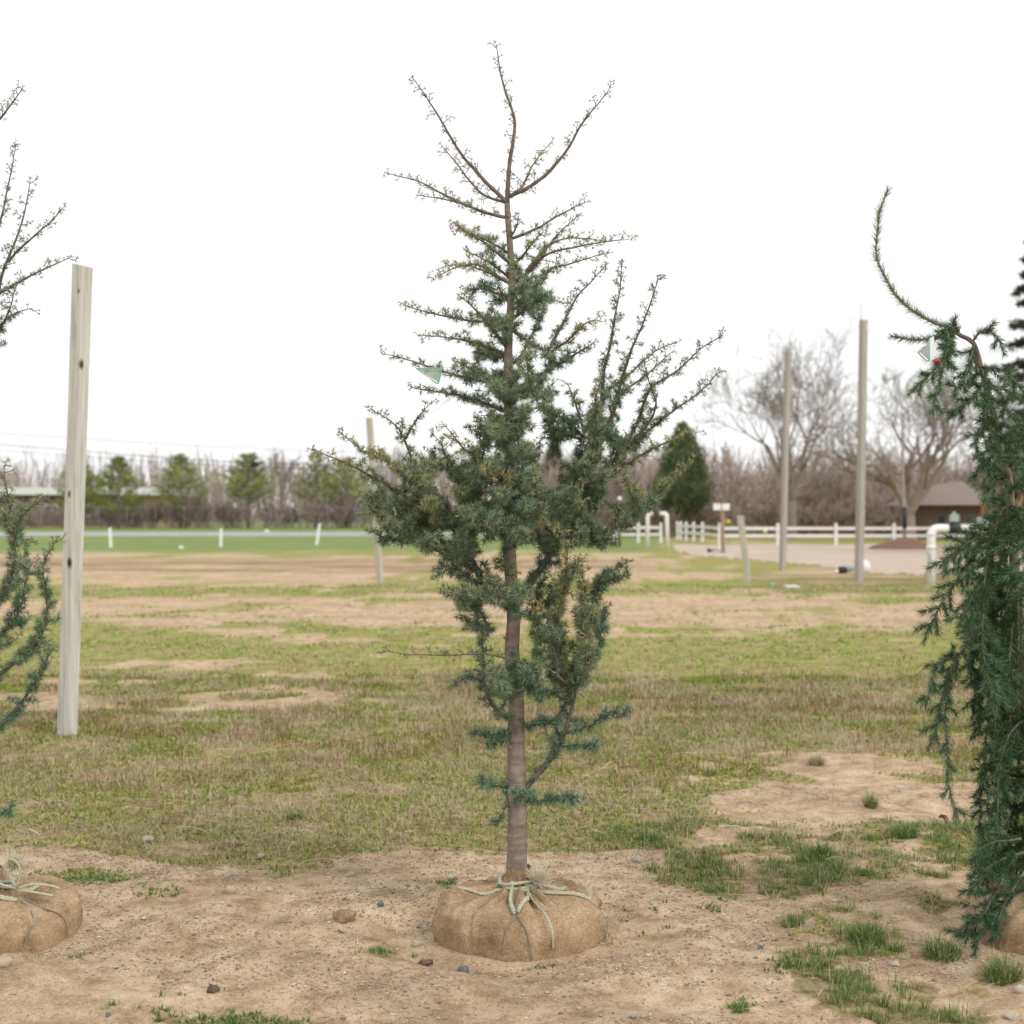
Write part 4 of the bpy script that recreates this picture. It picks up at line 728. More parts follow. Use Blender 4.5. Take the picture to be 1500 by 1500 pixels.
q = at(1066.5, 766, FY+.3); mk = thing('yellow_marker', (q[0], q[1], 0), 'small yellow marker head beside the board sign, behind the white fence', 'marker'); mb = MB(); tube(mb, [(q[0], q[1], -.1), (q[0], q[1], q[2])], .015, 6); mb.build('stem', M['brown_post'], mk); mb = MB(); V, F = ICO2; mb.add(V*A(.14, .06, .09)+q, F); mb.build('head', M['yellow'], mk)
mb = MB(); q = at(1121, 780, FY-.05); tube(mb, [q+A(0, .024, 0), q+A(0, .0, 0), q+A(0, -.012, 0)], [.10, .10, .08], 14); tag(mb.build('reflector', M['cream']), 'round cream reflector on the lower rail of the white fence', 'reflector')

# plastic tags in the trees
def clearmat(name, col, rough=.15, alpha=.6):
    m, n, b, o = newmat(name); b.inputs['Base Color'].default_value = (*col, 1); b.inputs['Roughness'].default_value = rough; tr = n.nodes.new('ShaderNodeBsdfTransparent'); tr.inputs[0].default_value = (.85, .97, .93, 1)
    ms = n.nodes.new('ShaderNodeMixShader'); ms.inputs[0].default_value = alpha; n.links.new(tr.outputs[0], ms.inputs[1]); n.links.new(b.outputs[0], ms.inputs[2]); n.links.new(ms.outputs[0], o.inputs['Surface']); return m
M['tealfilm'] = clearmat('green_tinted_plastic', (.36, .44, .34), .2, .62); M['tealrim'] = clearmat('teal_plastic_rim', (.16, .52, .42), .25, .9); M['label'] = simple('white_label', (.8, .82, .84), (.74, .76, .78), 200, bs=0, rough=.5); M['strip'] = clearmat('pale_clear_strip', (.85, .85, .86), .3, .6); M['picture'] = simple('greyish_tag_print', (.33, .31, .29), (.42, .44, .42), 60, bs=0, rough=.4)
def plate(parent, pts, mat, name, th_=.0012):
    P = np.array(pts); n = len(P); nn = nrm(np.cross(P[1]-P[0], P[2]-P[0]))*th_/2; mb = MB(); mb.add(np.vstack([P+nn, P-nn]), [np.array([list(range(n))]), np.array([list(range(2*n-1, n-1, -1))])]+[np.array([[i, n+i, n+(i+1) % n, (i+1) % n] for i in range(n)])]); return mb.build(name, mat, parent, smooth=False)
TY = CY-.12; p0 = at(630, 541, TY); tg = thing('plant_tag', p0, 'green tinted triangular plastic tag on the middle cedar\'s left branch', 'tag')
tri = [at(609, 541.5, TY-.03), at(645, 541, TY), at(646.5, 545, TY), at(643, 562, TY+.01), at(640, 564, TY+.01), at(630, 557, TY-.01)]
plate(tg, tri, M['tealfilm'], 'film'); mb = MB(); tube(mb, np.vstack([spline(tri, .01), tri[:1]]), .0017, 6); mb.build('rim', M['tealrim'], tg); plate(tg, [at(617, 549.5, TY-.03), at(619, 548.5, TY-.03), at(641, 560.5, TY-.002), at(640, 563, TY-.002)], M['label'], 'label_strip')
plate(None, [at(632, 604, TY), at(635, 607.5, TY), at(662, 586.5, TY+.06), at(659, 583, TY+.06)], M['strip'], 'tag_strip'); tag(bpy.data.objects['tag_strip'], 'pale grey plastic strip hanging below the green tag on the middle cedar', 'strip')
TY = SPY-.16; p0 = at(1362, 498, TY); t2 = thing('plant_tag', p0, 'clear plastic tag with a white label hanging in the top of the weeping spruce', 'tag')
plate(t2, [at(1362, 503, TY), at(1361, 531, TY), at(1358, 532, TY), at(1344.5, 519.5, TY), at(1345, 517, TY)], M['tealfilm'], 'film'); mb = MB(); tube(mb, [at(1361.5, 498, TY), at(1361.5, 531, TY), at(1358, 532, TY), at(1344, 519, TY), at(1349, 510, TY)], .0013, 6); mb.build('rim', M['tealrim'], t2)
plate(t2, [at(1346.5, 519.8, TY-.003), at(1348, 518, TY-.003), at(1359.5, 528.2, TY-.003), at(1358, 530.4, TY-.003)], M['label'], 'label_strip'); plate(t2, [at(1350, 511, TY-.002), at(1361, 506, TY-.002), at(1360.5, 527, TY-.002), at(1348, 516.5, TY-.002)], M['picture'], 'printed_picture'); plate(t2, [at(1361.5, 498, TY+.002), at(1368, 494, TY+.002), at(1368, 528, TY+.004), at(1361.5, 530, TY+.002)], M['label'], 'folded_side')
mb = MB(); q = at(1373.5, 530.5, SPY-.22); V, F = ICO2; mb.add(V*A(.010, .008, .008)*(1+.35*(vnoise(V[:, 0]*3, V[:, 1]*3+V[:, 2]*2, 2)-.5))[:, None]+q, F); tube(mb, [q+A(-.004, -.004, 0), q+A(-.012, -.008, -.004), q+A(-.02, -.008, .002)], .0022, 5); tag(mb.build('ribbon_knot', M['red']), 'small red ribbon knot in the top of the weeping spruce', 'ribbon')

# ------------------------------------------------------------------ far trees, woods, houses
def bare(rng, p, d, L, r, depth, out, spread=.6, kids=(3, 5), up=.12, lv=0, minr=.008, shr=(.5, .78), fine=True):
    k = (4 if lv < 2 else 3) if fine else 2; q = p; pts = [(p, r)]
    for j in range(k):
        d = nrm(d+rng.normal(size=3)*(.10 if lv < 2 else .17)+A(0, 0, up*(.3 if lv == 0 else 1))); r2 = max(minr, r*(1-.5*(j+1)/k)); q2 = q+d*L/k; out.append((lv, [*q, *q2, max(minr, r*(1-.5*j/k)), r2])); q = q2; pts.append((q, r2))
    if depth == 0: return
    for c in range(rng.integers(*kids)):
        f = rng.uniform(.35, 1.0) if c else 1.0; i = min(k, max(1, int(round(f*k)))); b, rb = pts[i]; x = nrm(np.cross(d, rng.normal(size=3))); nd = nrm(d+x*rng.uniform(.5, 1.3)*spread*1.25); bare(rng, b, nd, L*rng.uniform(*shr), rb*.68, depth-1, out, spread, kids, up, lv+1, minr, shr, fine)
def bare_tree(name, base, H, r, seed, label, depth=5, spread=.75, kids=(3, 5), forks=3, trunkf=.2, minr=.012, lean=0.):
    rng = np.random.default_rng(seed); t = thing(name, (base[0], base[1], 0), label, 'tree', 'bare trees beyond the fence'); out = []; p = A(base[0], base[1], -.1); th_ = H*trunkf; top = p+A(lean, 0, th_+.1)
    out.append((0, [*p, *(p*.4+top*.6), r*1.25, r*.95])); out.append((0, [*(p*.4+top*.6), *top, r*.95, r*.9]))
    for i in range(forks):
        a = i*2*math.pi/forks+rng.uniform(-.4, .4)+.3; bare(rng, top-A(0, 0, .1), nrm(A(math.cos(a)*spread*.75, math.sin(a)*spread*.75, 1)), H*.34, r*.62, depth, out, spread, kids, .10, 0, minr, (.55, .82))
    mb = MB(); segs(mb, [s for l, s in out if l < 2], 7); mb.build('trunk', M['far_bark'], t); mb = MB(); segs(mb, [s for l, s in out if l >= 2], 3); tw = mb.build('crown', M['far_bark'], t); return t
bare_tree('bare_tree', at(1160, 0, 92)[:2], 11.6, .30, 3, 'large bare broadleaf tree behind the left of the two tall grey poles'); bare_tree('bare_tree', at(1330, 0, 84)[:2], 10.6, .42, 12, 'large bare broadleaf tree with a stout trunk behind the white fence on the right', forks=4, trunkf=.14)
bare_tree('bare_tree', at(1200, 0, 100)[:2], 5.0, .14, 5, 'small bare tree between the two large bare trees', depth=4, forks=3, trunkf=.25); bare_tree('bare_tree', at(412, 0, 150)[:2], 7.2, .10, 8, 'thin sparse bare tree between two green pines at the far left', depth=4, spread=.5, trunkf=.3)
# young staked tree on a mulch mound
q = at(1325, 0, 66); mb = MB(); nr, na = 10, 36; th_ = np.arange(na)/na*2*math.pi; V = []
for i in range(nr+1):
    rr = 1.55*i/nr; V += [(q[0]+rr*math.cos(a)*(1+.12*math.sin(3*a)), q[1]+rr*math.sin(a)*.8, .50*(1-(i/nr)**1.3)+.05*float(vnoise(math.cos(a)*4+i, math.sin(a)*4, 2))-.06*(i == nr)) for a in th_]
mb.add(V, np.array([[i*na+j, (i+1)*na+j, (i+1)*na+(j+1) % na, i*na+(j+1) % na] for i in range(nr) for j in range(na)])); tag(mb.build('mulch_mound', simple('brown_mulch', (.16, .085, .055), (.25, .15, .10), 9, rough=.95, bs=.8, bd=.05)), 'low brown mulch mound in front of the white fence', 'mound')
yt = thing('young_tree', (q[0], q[1], .38), 'slim young tree with a dark trunk guard on the mulch mound', 'tree'); mb = MB(); tube(mb, [(q[0], q[1], .3), at(1324, 740, 66), at(1322, 660, 66), at(1320, 600, 66)], [.07, .06, .045, .02], 8); mb.build('trunk', simple('pale_young_bark', (.42, .38, .34), (.32, .28, .25), 4), yt); mb = MB(); tube(mb, [at(1325, 776, 66), at(1324.5, 745, 66)], .10, 10); mb.build('trunk_guard', M['black'], yt)
out = []; rng = np.random.default_rng(4)
for i in range(9): bare(rng, at(1322, 700-i*11, 66), nrm(A(rng.normal(), rng.normal(), 1.6)), 1.1, .025, 2, out, .5, (2, 4))
mb = MB(); segs(mb, [s for l, s in out], 3); mb.build('crown', M['far_bark'], yt)
# woods and brush, each one mass
def thicket(name, label, n, xr, yr, hr, seed, shape, templates=7, col=((.20, .155, .13), (.29, .235, .20)), cat='woods', depth=2, minr=.012, kids=(4, 6), spread=.5, xs=None):
    rng = np.random.default_rng(seed); T = []
    for k in range(templates):
        o = []
        if shape == 'tree':
            bare(rng, A(0, 0, -.01), A(0, 0, 1), .62, .011, depth, o, spread*.7, kids, .35, 0, .0022, (.38, .6), False) 
        else:
            for s in range(5): bare(rng, A(rng.normal()*.12, rng.normal()*.12, -.01), nrm(A(rng.normal()*.45, rng.normal()*.45, 1)), .42, .012, depth, o, spread, kids, .15, 0, .003, (.5, .8), False)
        T.append(np.array([s for l, s in o]))
    mb = MB()
    for i in range(n):
        h = rng.uniform(*hr); Y = rng.uniform(*yr); x = (rng.uniform(*xr)-750)/FPX*Y; S = T[i % templates].copy(); a = rng.uniform(0, 6.28); c, s = math.cos(a), math.sin(a); wd = h*(.75 if shape == 'tree' else 1.1)
        for o in (0, 3): X, Z = S[:, o].copy(), S[:, o+1].copy(); S[:, o] = (X*c-Z*s)*wd+x; S[:, o+1] = (X*s+Z*c)*wd+Y; S[:, o+2] *= h
        S[:, 6:] *= h; S[:, 6:] = np.maximum(S[:, 6:], minr); t = rng.uniform(); segs(mb, S, 3, A(*col[0])*(1-t)+A(*col[1])*t)
    return stuff(mb.build(name, M['leaf2'], smooth=False), label, cat)
m, n_, b, o = newmat('bare_woods_bark'); a_ = n_.nodes.new('ShaderNodeAttribute'); a_.attribute_name = 'Col'; n_.links.new(a_.outputs['Color'], b.inputs['Base Color']); b.inputs['Roughness'].default_value = .95; b.inputs['Specular IOR Level'].default_value = .1; M['leaf2'] = m
WC = ((.235, .185, .16), (.33, .27, .24))
thicket('poplar_woods', 'far bare poplar woods rising behind the low building on the left', 760, (-160, 660), (185, 250), (5.5, 9.6), 2, 'tree', col=((.34, .28, .26), (.46, .40, .37)), minr=.03, depth=2, templates=12)
thicket('brush_hedge', 'brown leafless brush along the far road on the left', 140, (-160, 900), (146, 158), (2.4, 4.0), 3, 'bush', col=((.20, .15, .135), (.32, .25, .225)), cat='brush', minr=.028)
thicket('bare_woods', 'brown leafless woods behind the white fence on the right', 210, (760, 1620), (104, 135), (5.0, 8.6), 4, 'bush', col=((.29, .235, .205), (.42, .35, .31)), minr=.026)
thicket('undergrowth', 'low brown undergrowth at the foot of the bare woods', 120, (780, 1620), (97, 104), (2.0, 3.6), 6, 'bush', col=((.24, .185, .16), (.36, .29, .25)), cat='brush', minr=.026)
thicket('bare_woods', 'bare woods far behind the middle cedar', 260, (560, 1080), (150, 190), (5, 8.5), 9, 'tree', col=((.33, .27, .25), (.44, .38, .35)), minr=.024, depth=2, templates=9)
# conifers
def conifer(name, base_px, Y, top_py, halfw, seed, label, kind='pine', c1=(.06, .10, .03), c2=(.15, .175, .05), bot=.12, n=5200, trunks=1, group=None, leafs=.16):
    rng = np.random.default_rng(seed); x = at(base_px, 0, Y)[0]; H = at(0, top_py, Y)[2]; Wd = halfw/FPX*Y; t = thing(name, (x, Y, 0), label, 'tree', group); tb = MB()
    if trunks == 1: tube(tb, [(x, Y, -.2), (x+.05, Y, H*.5), (x, Y, H*.97)], [.02*H+.03, .012*H+.02, .02], 8)
    else:
        for q in range(trunks): tube(tb, [(x+(q-.5)*.7, Y, -.2), (x+(q-.5)*.6, Y, H*.3), (x+(q-.5)*.25, Y, H*.75)], [.16, .13, .04], 8)
    B, D, L, Wn, Cc = [], [], [], [], []; S = []
    if kind in ('pine', 'spruce'):
        z = bot*H; k = 0
        while z < H*.985:
            f = (z/H-bot)/(1-bot); rr = Wd*((1-f)**.75 if kind == 'pine' else (1-f)**.95)*(1 if f > .12 else .75+2*f); m = rng.integers(5, 8)
            for i in range(m):
                a = 2*math.pi*(i+rng.uniform(-.3, .3))/m+k*.7; l = rr*rng.uniform(.62, 1.12)+.12; dr = A(math.cos(a), math.sin(a), rng.uniform(.18, .5) if kind == 'pine' else rng.uniform(-.25, .05)); P = A(x, Y, z)+np.linspace(0, 1, 7)[:, None]*dr*l+np.linspace(0, 1, 7)[:, None]**2*A(0, 0, .12*l if kind == 'pine' else -.12*l)
                for j in range(6): S.append([*P[j], *P[j+1], .035*(1-j/7)*H/8, .035*(1-(j+1)/7)*H/8])
                nl = max(6, int(n/((H*(1-bot))/(.055*H))/m*(.3+l/Wd))); tt = rng.uniform(.25, 1.05, nl)**.8; pos = A(x, Y, z)+tt[:, None]*dr*l+(tt**2)[:, None]*A(0, 0, .12*l if kind == 'pine' else -.12*l)+rng.normal(size=(nl, 3))*A(.11, .11, .07)*(.35+.9*l/Wd)*Wd*.45
                if kind == 'spruce': pos[:, 2] -= np.abs(rng.normal(size=nl))*.10*l
                B.append(pos); D.append(nrm(rng.normal(size=(nl, 3))+A(0, 0, .6 if kind == 'pine' else -.5)+dr*.6)); tone = np.clip(rng.normal(.42, .22)+rng.normal(0, .15, nl), 0, 1)[:, None]; Cc.append(A(*c1)*(1-tone)+A(*c2)*tone)
            z += H*.055*rng.uniform(.8, 1.2); k += 1
    else:
        m = n; f = rng.uniform(0, 1, m)**1.25; a = rng.uniform(0, 6.283, m); prof = np.interp(f, [0, .12, .35, .7, .9, 1], [.45, .9, 1, .62, .28, .03])*(.82+.36*vnoise(a*1.6, f*7, seed)); rr = Wd*prof*np.sqrt(rng.uniform(.25, 1, m)); B.append(np.stack([x+rr*np.cos(a), Y+rr*np.sin(a), H*(bot+(1-bot)*f)], -1)+rng.normal(size=(m, 3))*.12); D.append(nrm(rng.normal(size=(m, 3))+A(0, 0, 1.0))); tone = np.clip(.2+.8*vnoise(a*3, f*16, seed+2)+rng.normal(0, .12, m)-.15, 0, 1)[:, None]; Cc.append(A(*c1)*(1-tone)+A(*c2)*tone)
    segs(tb, S, 4); tb.build('trunk', M['far_bark'], t); B = np.vstack(B); D = np.vstack(D); Cc = np.vstack(Cc); cb_ = MB(); blades(cb_, B, D, leafs*rng.uniform(.7, 1.6, len(B))*1.6, leafs*rng.uniform(.45, .8, len(B)), Cc); cb_.build('crown', M['leaf'], t, smooth=False); return t
PC = dict(c1=(.13, .18, .055), c2=(.46, .46, .13), group='pines along the far road')
conifer('pine_tree', 118, 147, 677, 44, 1, 'dark green pine partly hidden by the tall knotted post', bot=.2, **PC); conifer('pine_tree', 174, 146, 672, 50, 2, 'full dark green pine right of the tall knotted post', bot=.16, c1=(.085, .14, .035), c2=(.38, .40, .08), group=PC['group'])
conifer('pine_tree', 265, 147, 669, 56, 3, 'broad pine with a brownish middle, second clear pine from the knotted post', bot=.2, **PC); conifer('pine_tree', 364, 148, 665, 48, 4, 'yellow-green pine in the middle of the far left row', bot=.32, **PC)
conifer('pine_tree', 463, 150, 664, 42, 5, 'loose pale pine near the middle cedar\'s left bough tips', bot=.3, n=3600, **PC); conifer('pine_tree', 507, 151, 676, 48, 6, 'pale pine just behind the middle cedar\'s left bough tips', bot=.3, n=3800, **PC)
conifer('arborvitae_tree', 1000, 98, 626, 43, 7, 'dense dark green conical evergreen with two bare stems behind the white fence', 'cone', (.065, .105, .04), (.20, .25, .09), .22, 9000, 2); conifer('arborvitae_tree', 812, 120, 645, 24, 8, 'dense conical evergreen seen through the middle of the cedar', 'cone', (.04, .06, .025), (.10, .12, .05), .15, 5000)
conifer('spruce_tree', 1512, 58, 345, 84, 9, 'tall dark spruce behind the weeping spruce at the right edge', 'spruce', (.018, .03, .016), (.06, .075, .035), .10, 15000, leafs=.12)
# low building on the left
M['tan_wall'] = simple('pinkish_brick_wall', (.36, .25, .19), (.30, .20, .15), 6, rough=.9); M['brown_wall'] = simple('brown_siding', (.13, .09, .07), (.17, .12, .095), 3, (4, 4, .3), .9); M['roof_white'] = simple('white_metal_roof', (.78, .78, .78), (.70, .70, .71), 2, rough=.5, bs=0); M['roof_grey'] = simple('grey_brown_shingles', (.27, .22, .19), (.20, .165, .145), 10, rough=.95); M['glass'] = simple('dark_window_glass', (.03, .035, .04), (.05, .055, .06), 1, rough=.12, bs=0, spec=.6); M['orange_wall'] = simple('tan_plaster', (.50, .33, .17), (.45, .29, .15), 3, rough=.9)
Y = 172; x0, x1 = at(-140, 0, Y)[0], at(238, 0, Y)[0]; bl = thing('low_building', (x0, Y, 0), 'long low brown building with a white roof edge behind the left pines', 'building'); zt = at(0, 727, Y)[2]
box(MB(), x0, x1, Y, Y+14, -.1, zt).build('wall', M['tan_wall'], bl, smooth=False); box(MB(), x0-.6, x1+.6, Y-.7, Y+14.6, zt+.003, zt+.85).build('roof', M['roof_white'], bl, smooth=False); box(MB(), x0, x1-2.2, Y-.06, Y-.003, .0, zt-.005).build('siding', M['brown_wall'], bl, smooth=False)
for i in range(6):
    xx = x0+3+i*4.4; w_ = box(MB(), xx, xx+1.5, Y-.13, Y-.062, 1.2, 2.5).build('window', M['white'], bl, smooth=False); box(MB(), xx+.1, xx+1.4, Y-.15, Y-.132, 1.3, 2.4).build('pane', M['glass'], w_, smooth=False)
# dark house with a grey roof and the tan house on the right
Y = 88; x0, x1 = at(1352, 0, Y)[0], at(1446, 0, Y)[0]; hs = thing('dark_house', (x0, Y, 0), 'dark brown low house with a grey roof behind the white fence on the right', 'house'); zt = at(0, 742, Y)[2]
box(MB(), x0+.3, x1-.3, Y, Y+6, -.1, zt).build('wall', M['brown_wall'], hs, smooth=False)
mb = MB(); V = [(x0-.5, Y-.8, zt+.003), (x1+.4, Y-.8, zt+.003), (x1+.4, Y+7, zt+.003), (x0-.5, Y+7, zt+.003), (x0+1.2, Y+3, zt+1.2), (x1-.6, Y+3, zt+1.5)]; mb.add(V, [np.array([[0, 1, 5, 4], [2, 3, 4, 5], [3, 2, 1, 0]]), np.array([[1, 2, 5], [3, 0, 4]])]); mb.build('roof', M['roof_grey'], hs, smooth=False)
for px_ in (1372, 1393, 1412):
    a = at(px_, 0, Y)[0]; w_ = box(MB(), a, a+.55, Y-.06, Y-.003, .5, 1.5).build('window', M['roof_grey'], hs, smooth=False); box(MB(), a+.06, a+.49, Y-.08, Y-.062, .56, 1.44).build('pane', M['glass'], w_, smooth=False)
Y = 64; x0 = at(1458, 0, Y+8)[0]-1.1; h2 = thing('tan_house', (x0, Y, 0), 'tan walled house mostly hidden behind the weeping spruce', 'house'); zt = at(0, 694, Y)[2]
box(MB(), x0+1.1, x0+9, Y, Y+8, -.1, zt).build('wall', M['orange_wall'], h2, smooth=False); box(MB(), x0+.35, x0+1.097, Y+6, Y+7.8, -.1, at(0, 739, Y+6)[2]).build('porch', simple('orange_brown_boards', (.38, .17, .05), (.30, .13, .04), 6), h2, smooth=False); mb = MB(); mb.add([(x0+.6, Y-.5, zt+.003), (x0+9.4, Y-.5, zt+.003), (x0+9.4, Y+8.5, zt+.003), (x0+.6, Y+8.5, zt+.003), (x0+.6, Y+4, zt+2), (x0+9.4, Y+4, zt+2)], [np.array([[0, 1, 5, 4], [2, 3, 4, 5], [3, 2, 1, 0]]), np.array([[1, 2, 5], [3, 0, 4]])]); mb.build('roof', M['roof_grey'], h2, smooth=False)
# chain-link fence before the brush
Y = 142; cf = thing('chain_link_fence', (at(-150, 0, Y)[0], Y, 0), 'grey chain-link fence in front of the brown brush on the left', 'fence'); M['galv'] = simple('galvanised_steel', (.26, .25, .25), (.20, .20, .20), 4, rough=.5, bs=0)
for i in range(17):
    x = at(-150+42*i, 0, Y)[0]; mb = MB(); tube(mb, [(x, Y, -.2), (x, Y, 2.15)], .032, 6); mb.build('post', M['galv'], cf)
xa, xb = at(-150, 0, Y)[0], at(550, 0, Y)[0]; mb = MB(); tube(mb, [(xa, Y, 2.1), (xb, Y, 2.1)], .02, 6); mb.build('top_rail', M['galv'], cf); S = []
for i in range(int((xb-xa)/.30)):
    x = xa+i*.30; S.append([x, Y, .02, x+2.0, Y, 2.08, .005, .006]); S.append([x+2.2, Y, .02, x, Y, 2.08, .005, .005])
mb = MB(); segs(mb, S, 3); stuff(mb.build('wire_mesh', M['galv'], cf))
# overhead wires and the dark box on the lower one
for k, (ya, yb, yc) in enumerate(((637, 656, 671), (653, 677, 690), (662, 683, 696))):
    xs = np.linspace(-400, 900, 30); ys = np.interp(xs, [-400, 0, 300, 900], [ya-26, ya, yb, yc+8]); P = np.array([at(x, y, 132) for x, y in zip(xs, ys)]); mb = MB(); tube(mb, P, .028 if k == 1 else .02, 5); tag(mb.build('power_line', M['black']), ('topmost thin power line across the left sky', 'middle and darkest power line across the left sky', 'lowest faint power line just above the left pines')[k], 'wire', 'overhead power lines')
q = at(373.5, 681.5, 132); mb = MB(); V, F = ICO2; mb.add(V*A(.42, .25, .26)*(1+.3*(vnoise(V[:, 0]*2, V[:, 2]*2+V[:, 1], 4)-.5))[:, None]+q, F); tag(mb.build('splice_case', M['black']), 'dark lump on the power line at the yellow-green pine\'s top', 'cable box')

# ------------------------------------------------------------------ stones, gravel, litter
M['stone'] = simple('pale_stone', (.50, .44, .36), (.36, .31, .25), 20, rough=.85, bs=.4); M['dstone'] = simple('dark_grey_stone', (.10, .10, .105), (.16, .155, .155), 20, rough=.8, bs=.4); M['pstone'] = simple('pinkish_stone', (.50, .40, .29), (.38, .29, .21), 20, rough=.85, bs=.4)
def stone(px_, py_, w_, h_, mat, label, seed, name='stone', sq=.9):
    Y = gy(py_); x = gx(px_, py_); s = w_/2/FPX*Y; z = float(ground_z(x, Y)); V, F = ICO3; rg = np.random.default_rng(seed); V = V.copy()
    for k in range(9):
        d = nrm(rg.normal(size=3)); lim = rg.uniform(.55, .9); pr = V@d; V = V-np.maximum(0, pr-lim)[:, None]*d*.9
    V = V*(1+.10*(vnoise(V[:, 0]*2.5+seed, V[:, 1]*2.5+V[:, 2]*2, seed)-.5))[:, None]; hh = s*h_/w_; a = rg.uniform(0, 3); c, sn = math.cos(a)*.25, math.sin(a)*.25; V = V*A(s, s*sq, hh); V = np.stack([V[:, 0], V[:, 1], V[:, 2]+V[:, 0]*c*.6], -1)
    mb = MB()
    if name == 'soil_clod': V = V*(1+.55*(vnoise(V[:, 0]/s*4+seed, V[:, 1]/s*4+V[:, 2]/s*5, 3)-.5))[:, None]; D_ = nrm(V+rg.normal(size=V.shape)*s*.5); segs(mb, np.concatenate([V[::2]*.96, V[::2]*.96+D_[::2]*rg.uniform(.1, .4, (len(V[::2]), 1))*s, np.full((len(V[::2]), 1), .001), np.full((len(V[::2]), 1), .0005)], 1), 3)
    mb.add(V, F); o = mb.build(name, mat); o.location = (x, Y, z+hh*.4); return tag(o, label, 'stone')
for i, s in enumerate([(336, 1312, 26, 17, 'pstone', 'oval pinkish stone on the open sand left of the middle ball'), (678, 1411, 19, 15, 'dstone', 'dark grey stone in front of the middle burlap ball'), (687, 1409, 9, 9, 'stone', 'small pale stone touching the dark grey stone'), (216, 1236, 20, 12, 'stone', 'pale rounded stone at the turf edge on the left'), (383, 1262, 13, 9, 'stone', 'small whitish stone at the turf edge below the middle of the left field'), (513, 1284, 17, 9, 'pstone', 'flat pinkish stone on the sand just below the turf edge'), (937, 1262, 17, 14, 'stone', 'grey angular stone among the grass right of the trunk'), (901, 1308, 11, 10, 'stone', 'small grey stone just right of the middle ball'), (502, 1370, 16, 12, 'pstone', 'dull stone in the sand left of the middle ball, below the soil lump'), (558, 1333, 13, 9, 'dstone', 'blue-grey flat stone left of the middle ball'), (611, 1374, 18, 12, 'pstone', 'pinkish stone in the hollow at the left of the middle ball'), (630, 1302, 14, 11, 'pstone', 'pinkish stone behind the left of the middle ball'), (660, 1290, 12, 10, 'stone', 'pale stone behind the middle ball, by the small weeds'), (395, 1310, 12, 10, 'stone', 'small grey stone right of the oval pinkish stone'), (1310, 1418, 16, 12, 'stone', 'pale stone in the lower right grass'), (1228, 1428, 16, 11, 'pstone', 'tan stone in the lower right grass, left of another stone'), (1226, 1320, 16, 9, 'stone', 'pale stone at the lower edge of the right grass patch'), (1322, 1154, 22, 6, 'stone', 'flat pale stone on the bare patch at the right'), (1493, 1460, 20, 17, 'stone', 'pale stone in the lower right corner'), (1480, 1494, 24, 12, 'stone', 'flat stone at the bottom edge in the lower right corner'), (5, 1415, 30, 22, 'pstone', 'large tan stone cut by the left edge below the left ball'), (312, 1450, 24, 18, 'dsoil', 'dark brown soil clod near the lower left'), (158, 1489, 10, 8, 'dstone', 'small dark pebble near the bottom left'), (353, 1446, 9, 7, 'stone', 'small whitish stone right of the dark soil clod'), (1114, 1397, 10, 8, 'dstone', 'small dark blue-grey stone on the sand right of the middle ball'), (1338, 1273, 15, 9, 'stone', 'grey stone at the right of the green grass patch'), (622, 1405, 24, 14, 'dsoil', 'brown clod with roots at the lower left of the middle ball'), (506, 1356, 34, 24, 'lsoil', 'light brown fibrous soil lump on the sand left of the middle ball'), (248, 1386, 9, 5, 'stone', 'tiny white chip on the sand right of the left ball')]):
    if s[4] == 'dsoil' and 'dsoil' not in M: M['dsoil'] = simple('dark_soil_clod', (.12, .08, .055), (.20, .14, .10), 40, rough=.95, bs=1, bd=.01)
    if s[4] == 'lsoil': M['lsoil'] = simple('fibrous_soil', (.24, .155, .095), (.42, .30, .20), 45, (1, 1, .25), rough=.95, bs=1, bd=.02)
    stone(s[0], s[1], s[2], s[3], M[s[4]], s[5], 100+i, 'soil_clod' if s[4] in ('dsoil', 'lsoil') else 'stone')
def scatter(n, x0, x1, y0, y1, rng):                  # uniform over the ground seen between two rows of the picture
    Y = np.sqrt(rng.uniform(y0**2, y1**2, n)); X = rng.uniform(x0, x1, n)*Y; return X, Y
rng = np.random.default_rng(77); X, Y = scatter(36000, -.40, .40, 4.6, 9.0, rng); g = grass_amount(X, Y); cl = fbm(X*2.2, Y*2.2, 70, 3); keep = rng.uniform(size=len(X)) < np.clip(1-g*1.5, 0, 1)*sst(.30, .65, cl)*1.0; X, Y = X[keep], Y[keep]
for bx, by in BALLS: k = np.hypot(X-bx, Y-by) > .36; X, Y = X[k], Y[k]
n = len(X); s = .0026+.013*rng.beta(1.0, 7.5, n); V0 = nrm(A(1, 0, 0, -1, 0, 0, 0, 1, 0, 0, -1, 0, 0, 0, 1, .6, .6, .6, -.6, .6, .5, .6, -.6, .5, -.6, -.6, .6).reshape(9, 3)); F0 = np.array([[0, 2, 5], [2, 4, 5], [4, 0, 5], [2, 1, 6], [1, 4, 6], [4, 2, 6], [0, 4, 7], [4, 3, 7], [3, 0, 7], [1, 3, 8], [3, 4, 8], [4, 1, 8]]); Vp = V0[None]*(1+rng.normal(0, .16, (n, len(V0), 1)))*s[:, None, None]*np.stack([rng.uniform(.8, 1.4, n), rng.uniform(.7, 1.1, n), rng.uniform(.45, .85, n)], -1)[:, None]; Vp = Vp+np.stack([X, Y, ground_z(X, Y)+s*.25], -1)[:, None]
pc = np.array([(.46, .39, .32), (.38, .29, .22), (.16, .155, .16), (.56, .51, .45), (.28, .20, .15), (.44, .32, .24), (.25, .24, .24)])[rng.choice(7, n, p=[.24, .22, .09, .13, .12, .13, .07])]*rng.uniform(.75, 1.1, (n, 1))
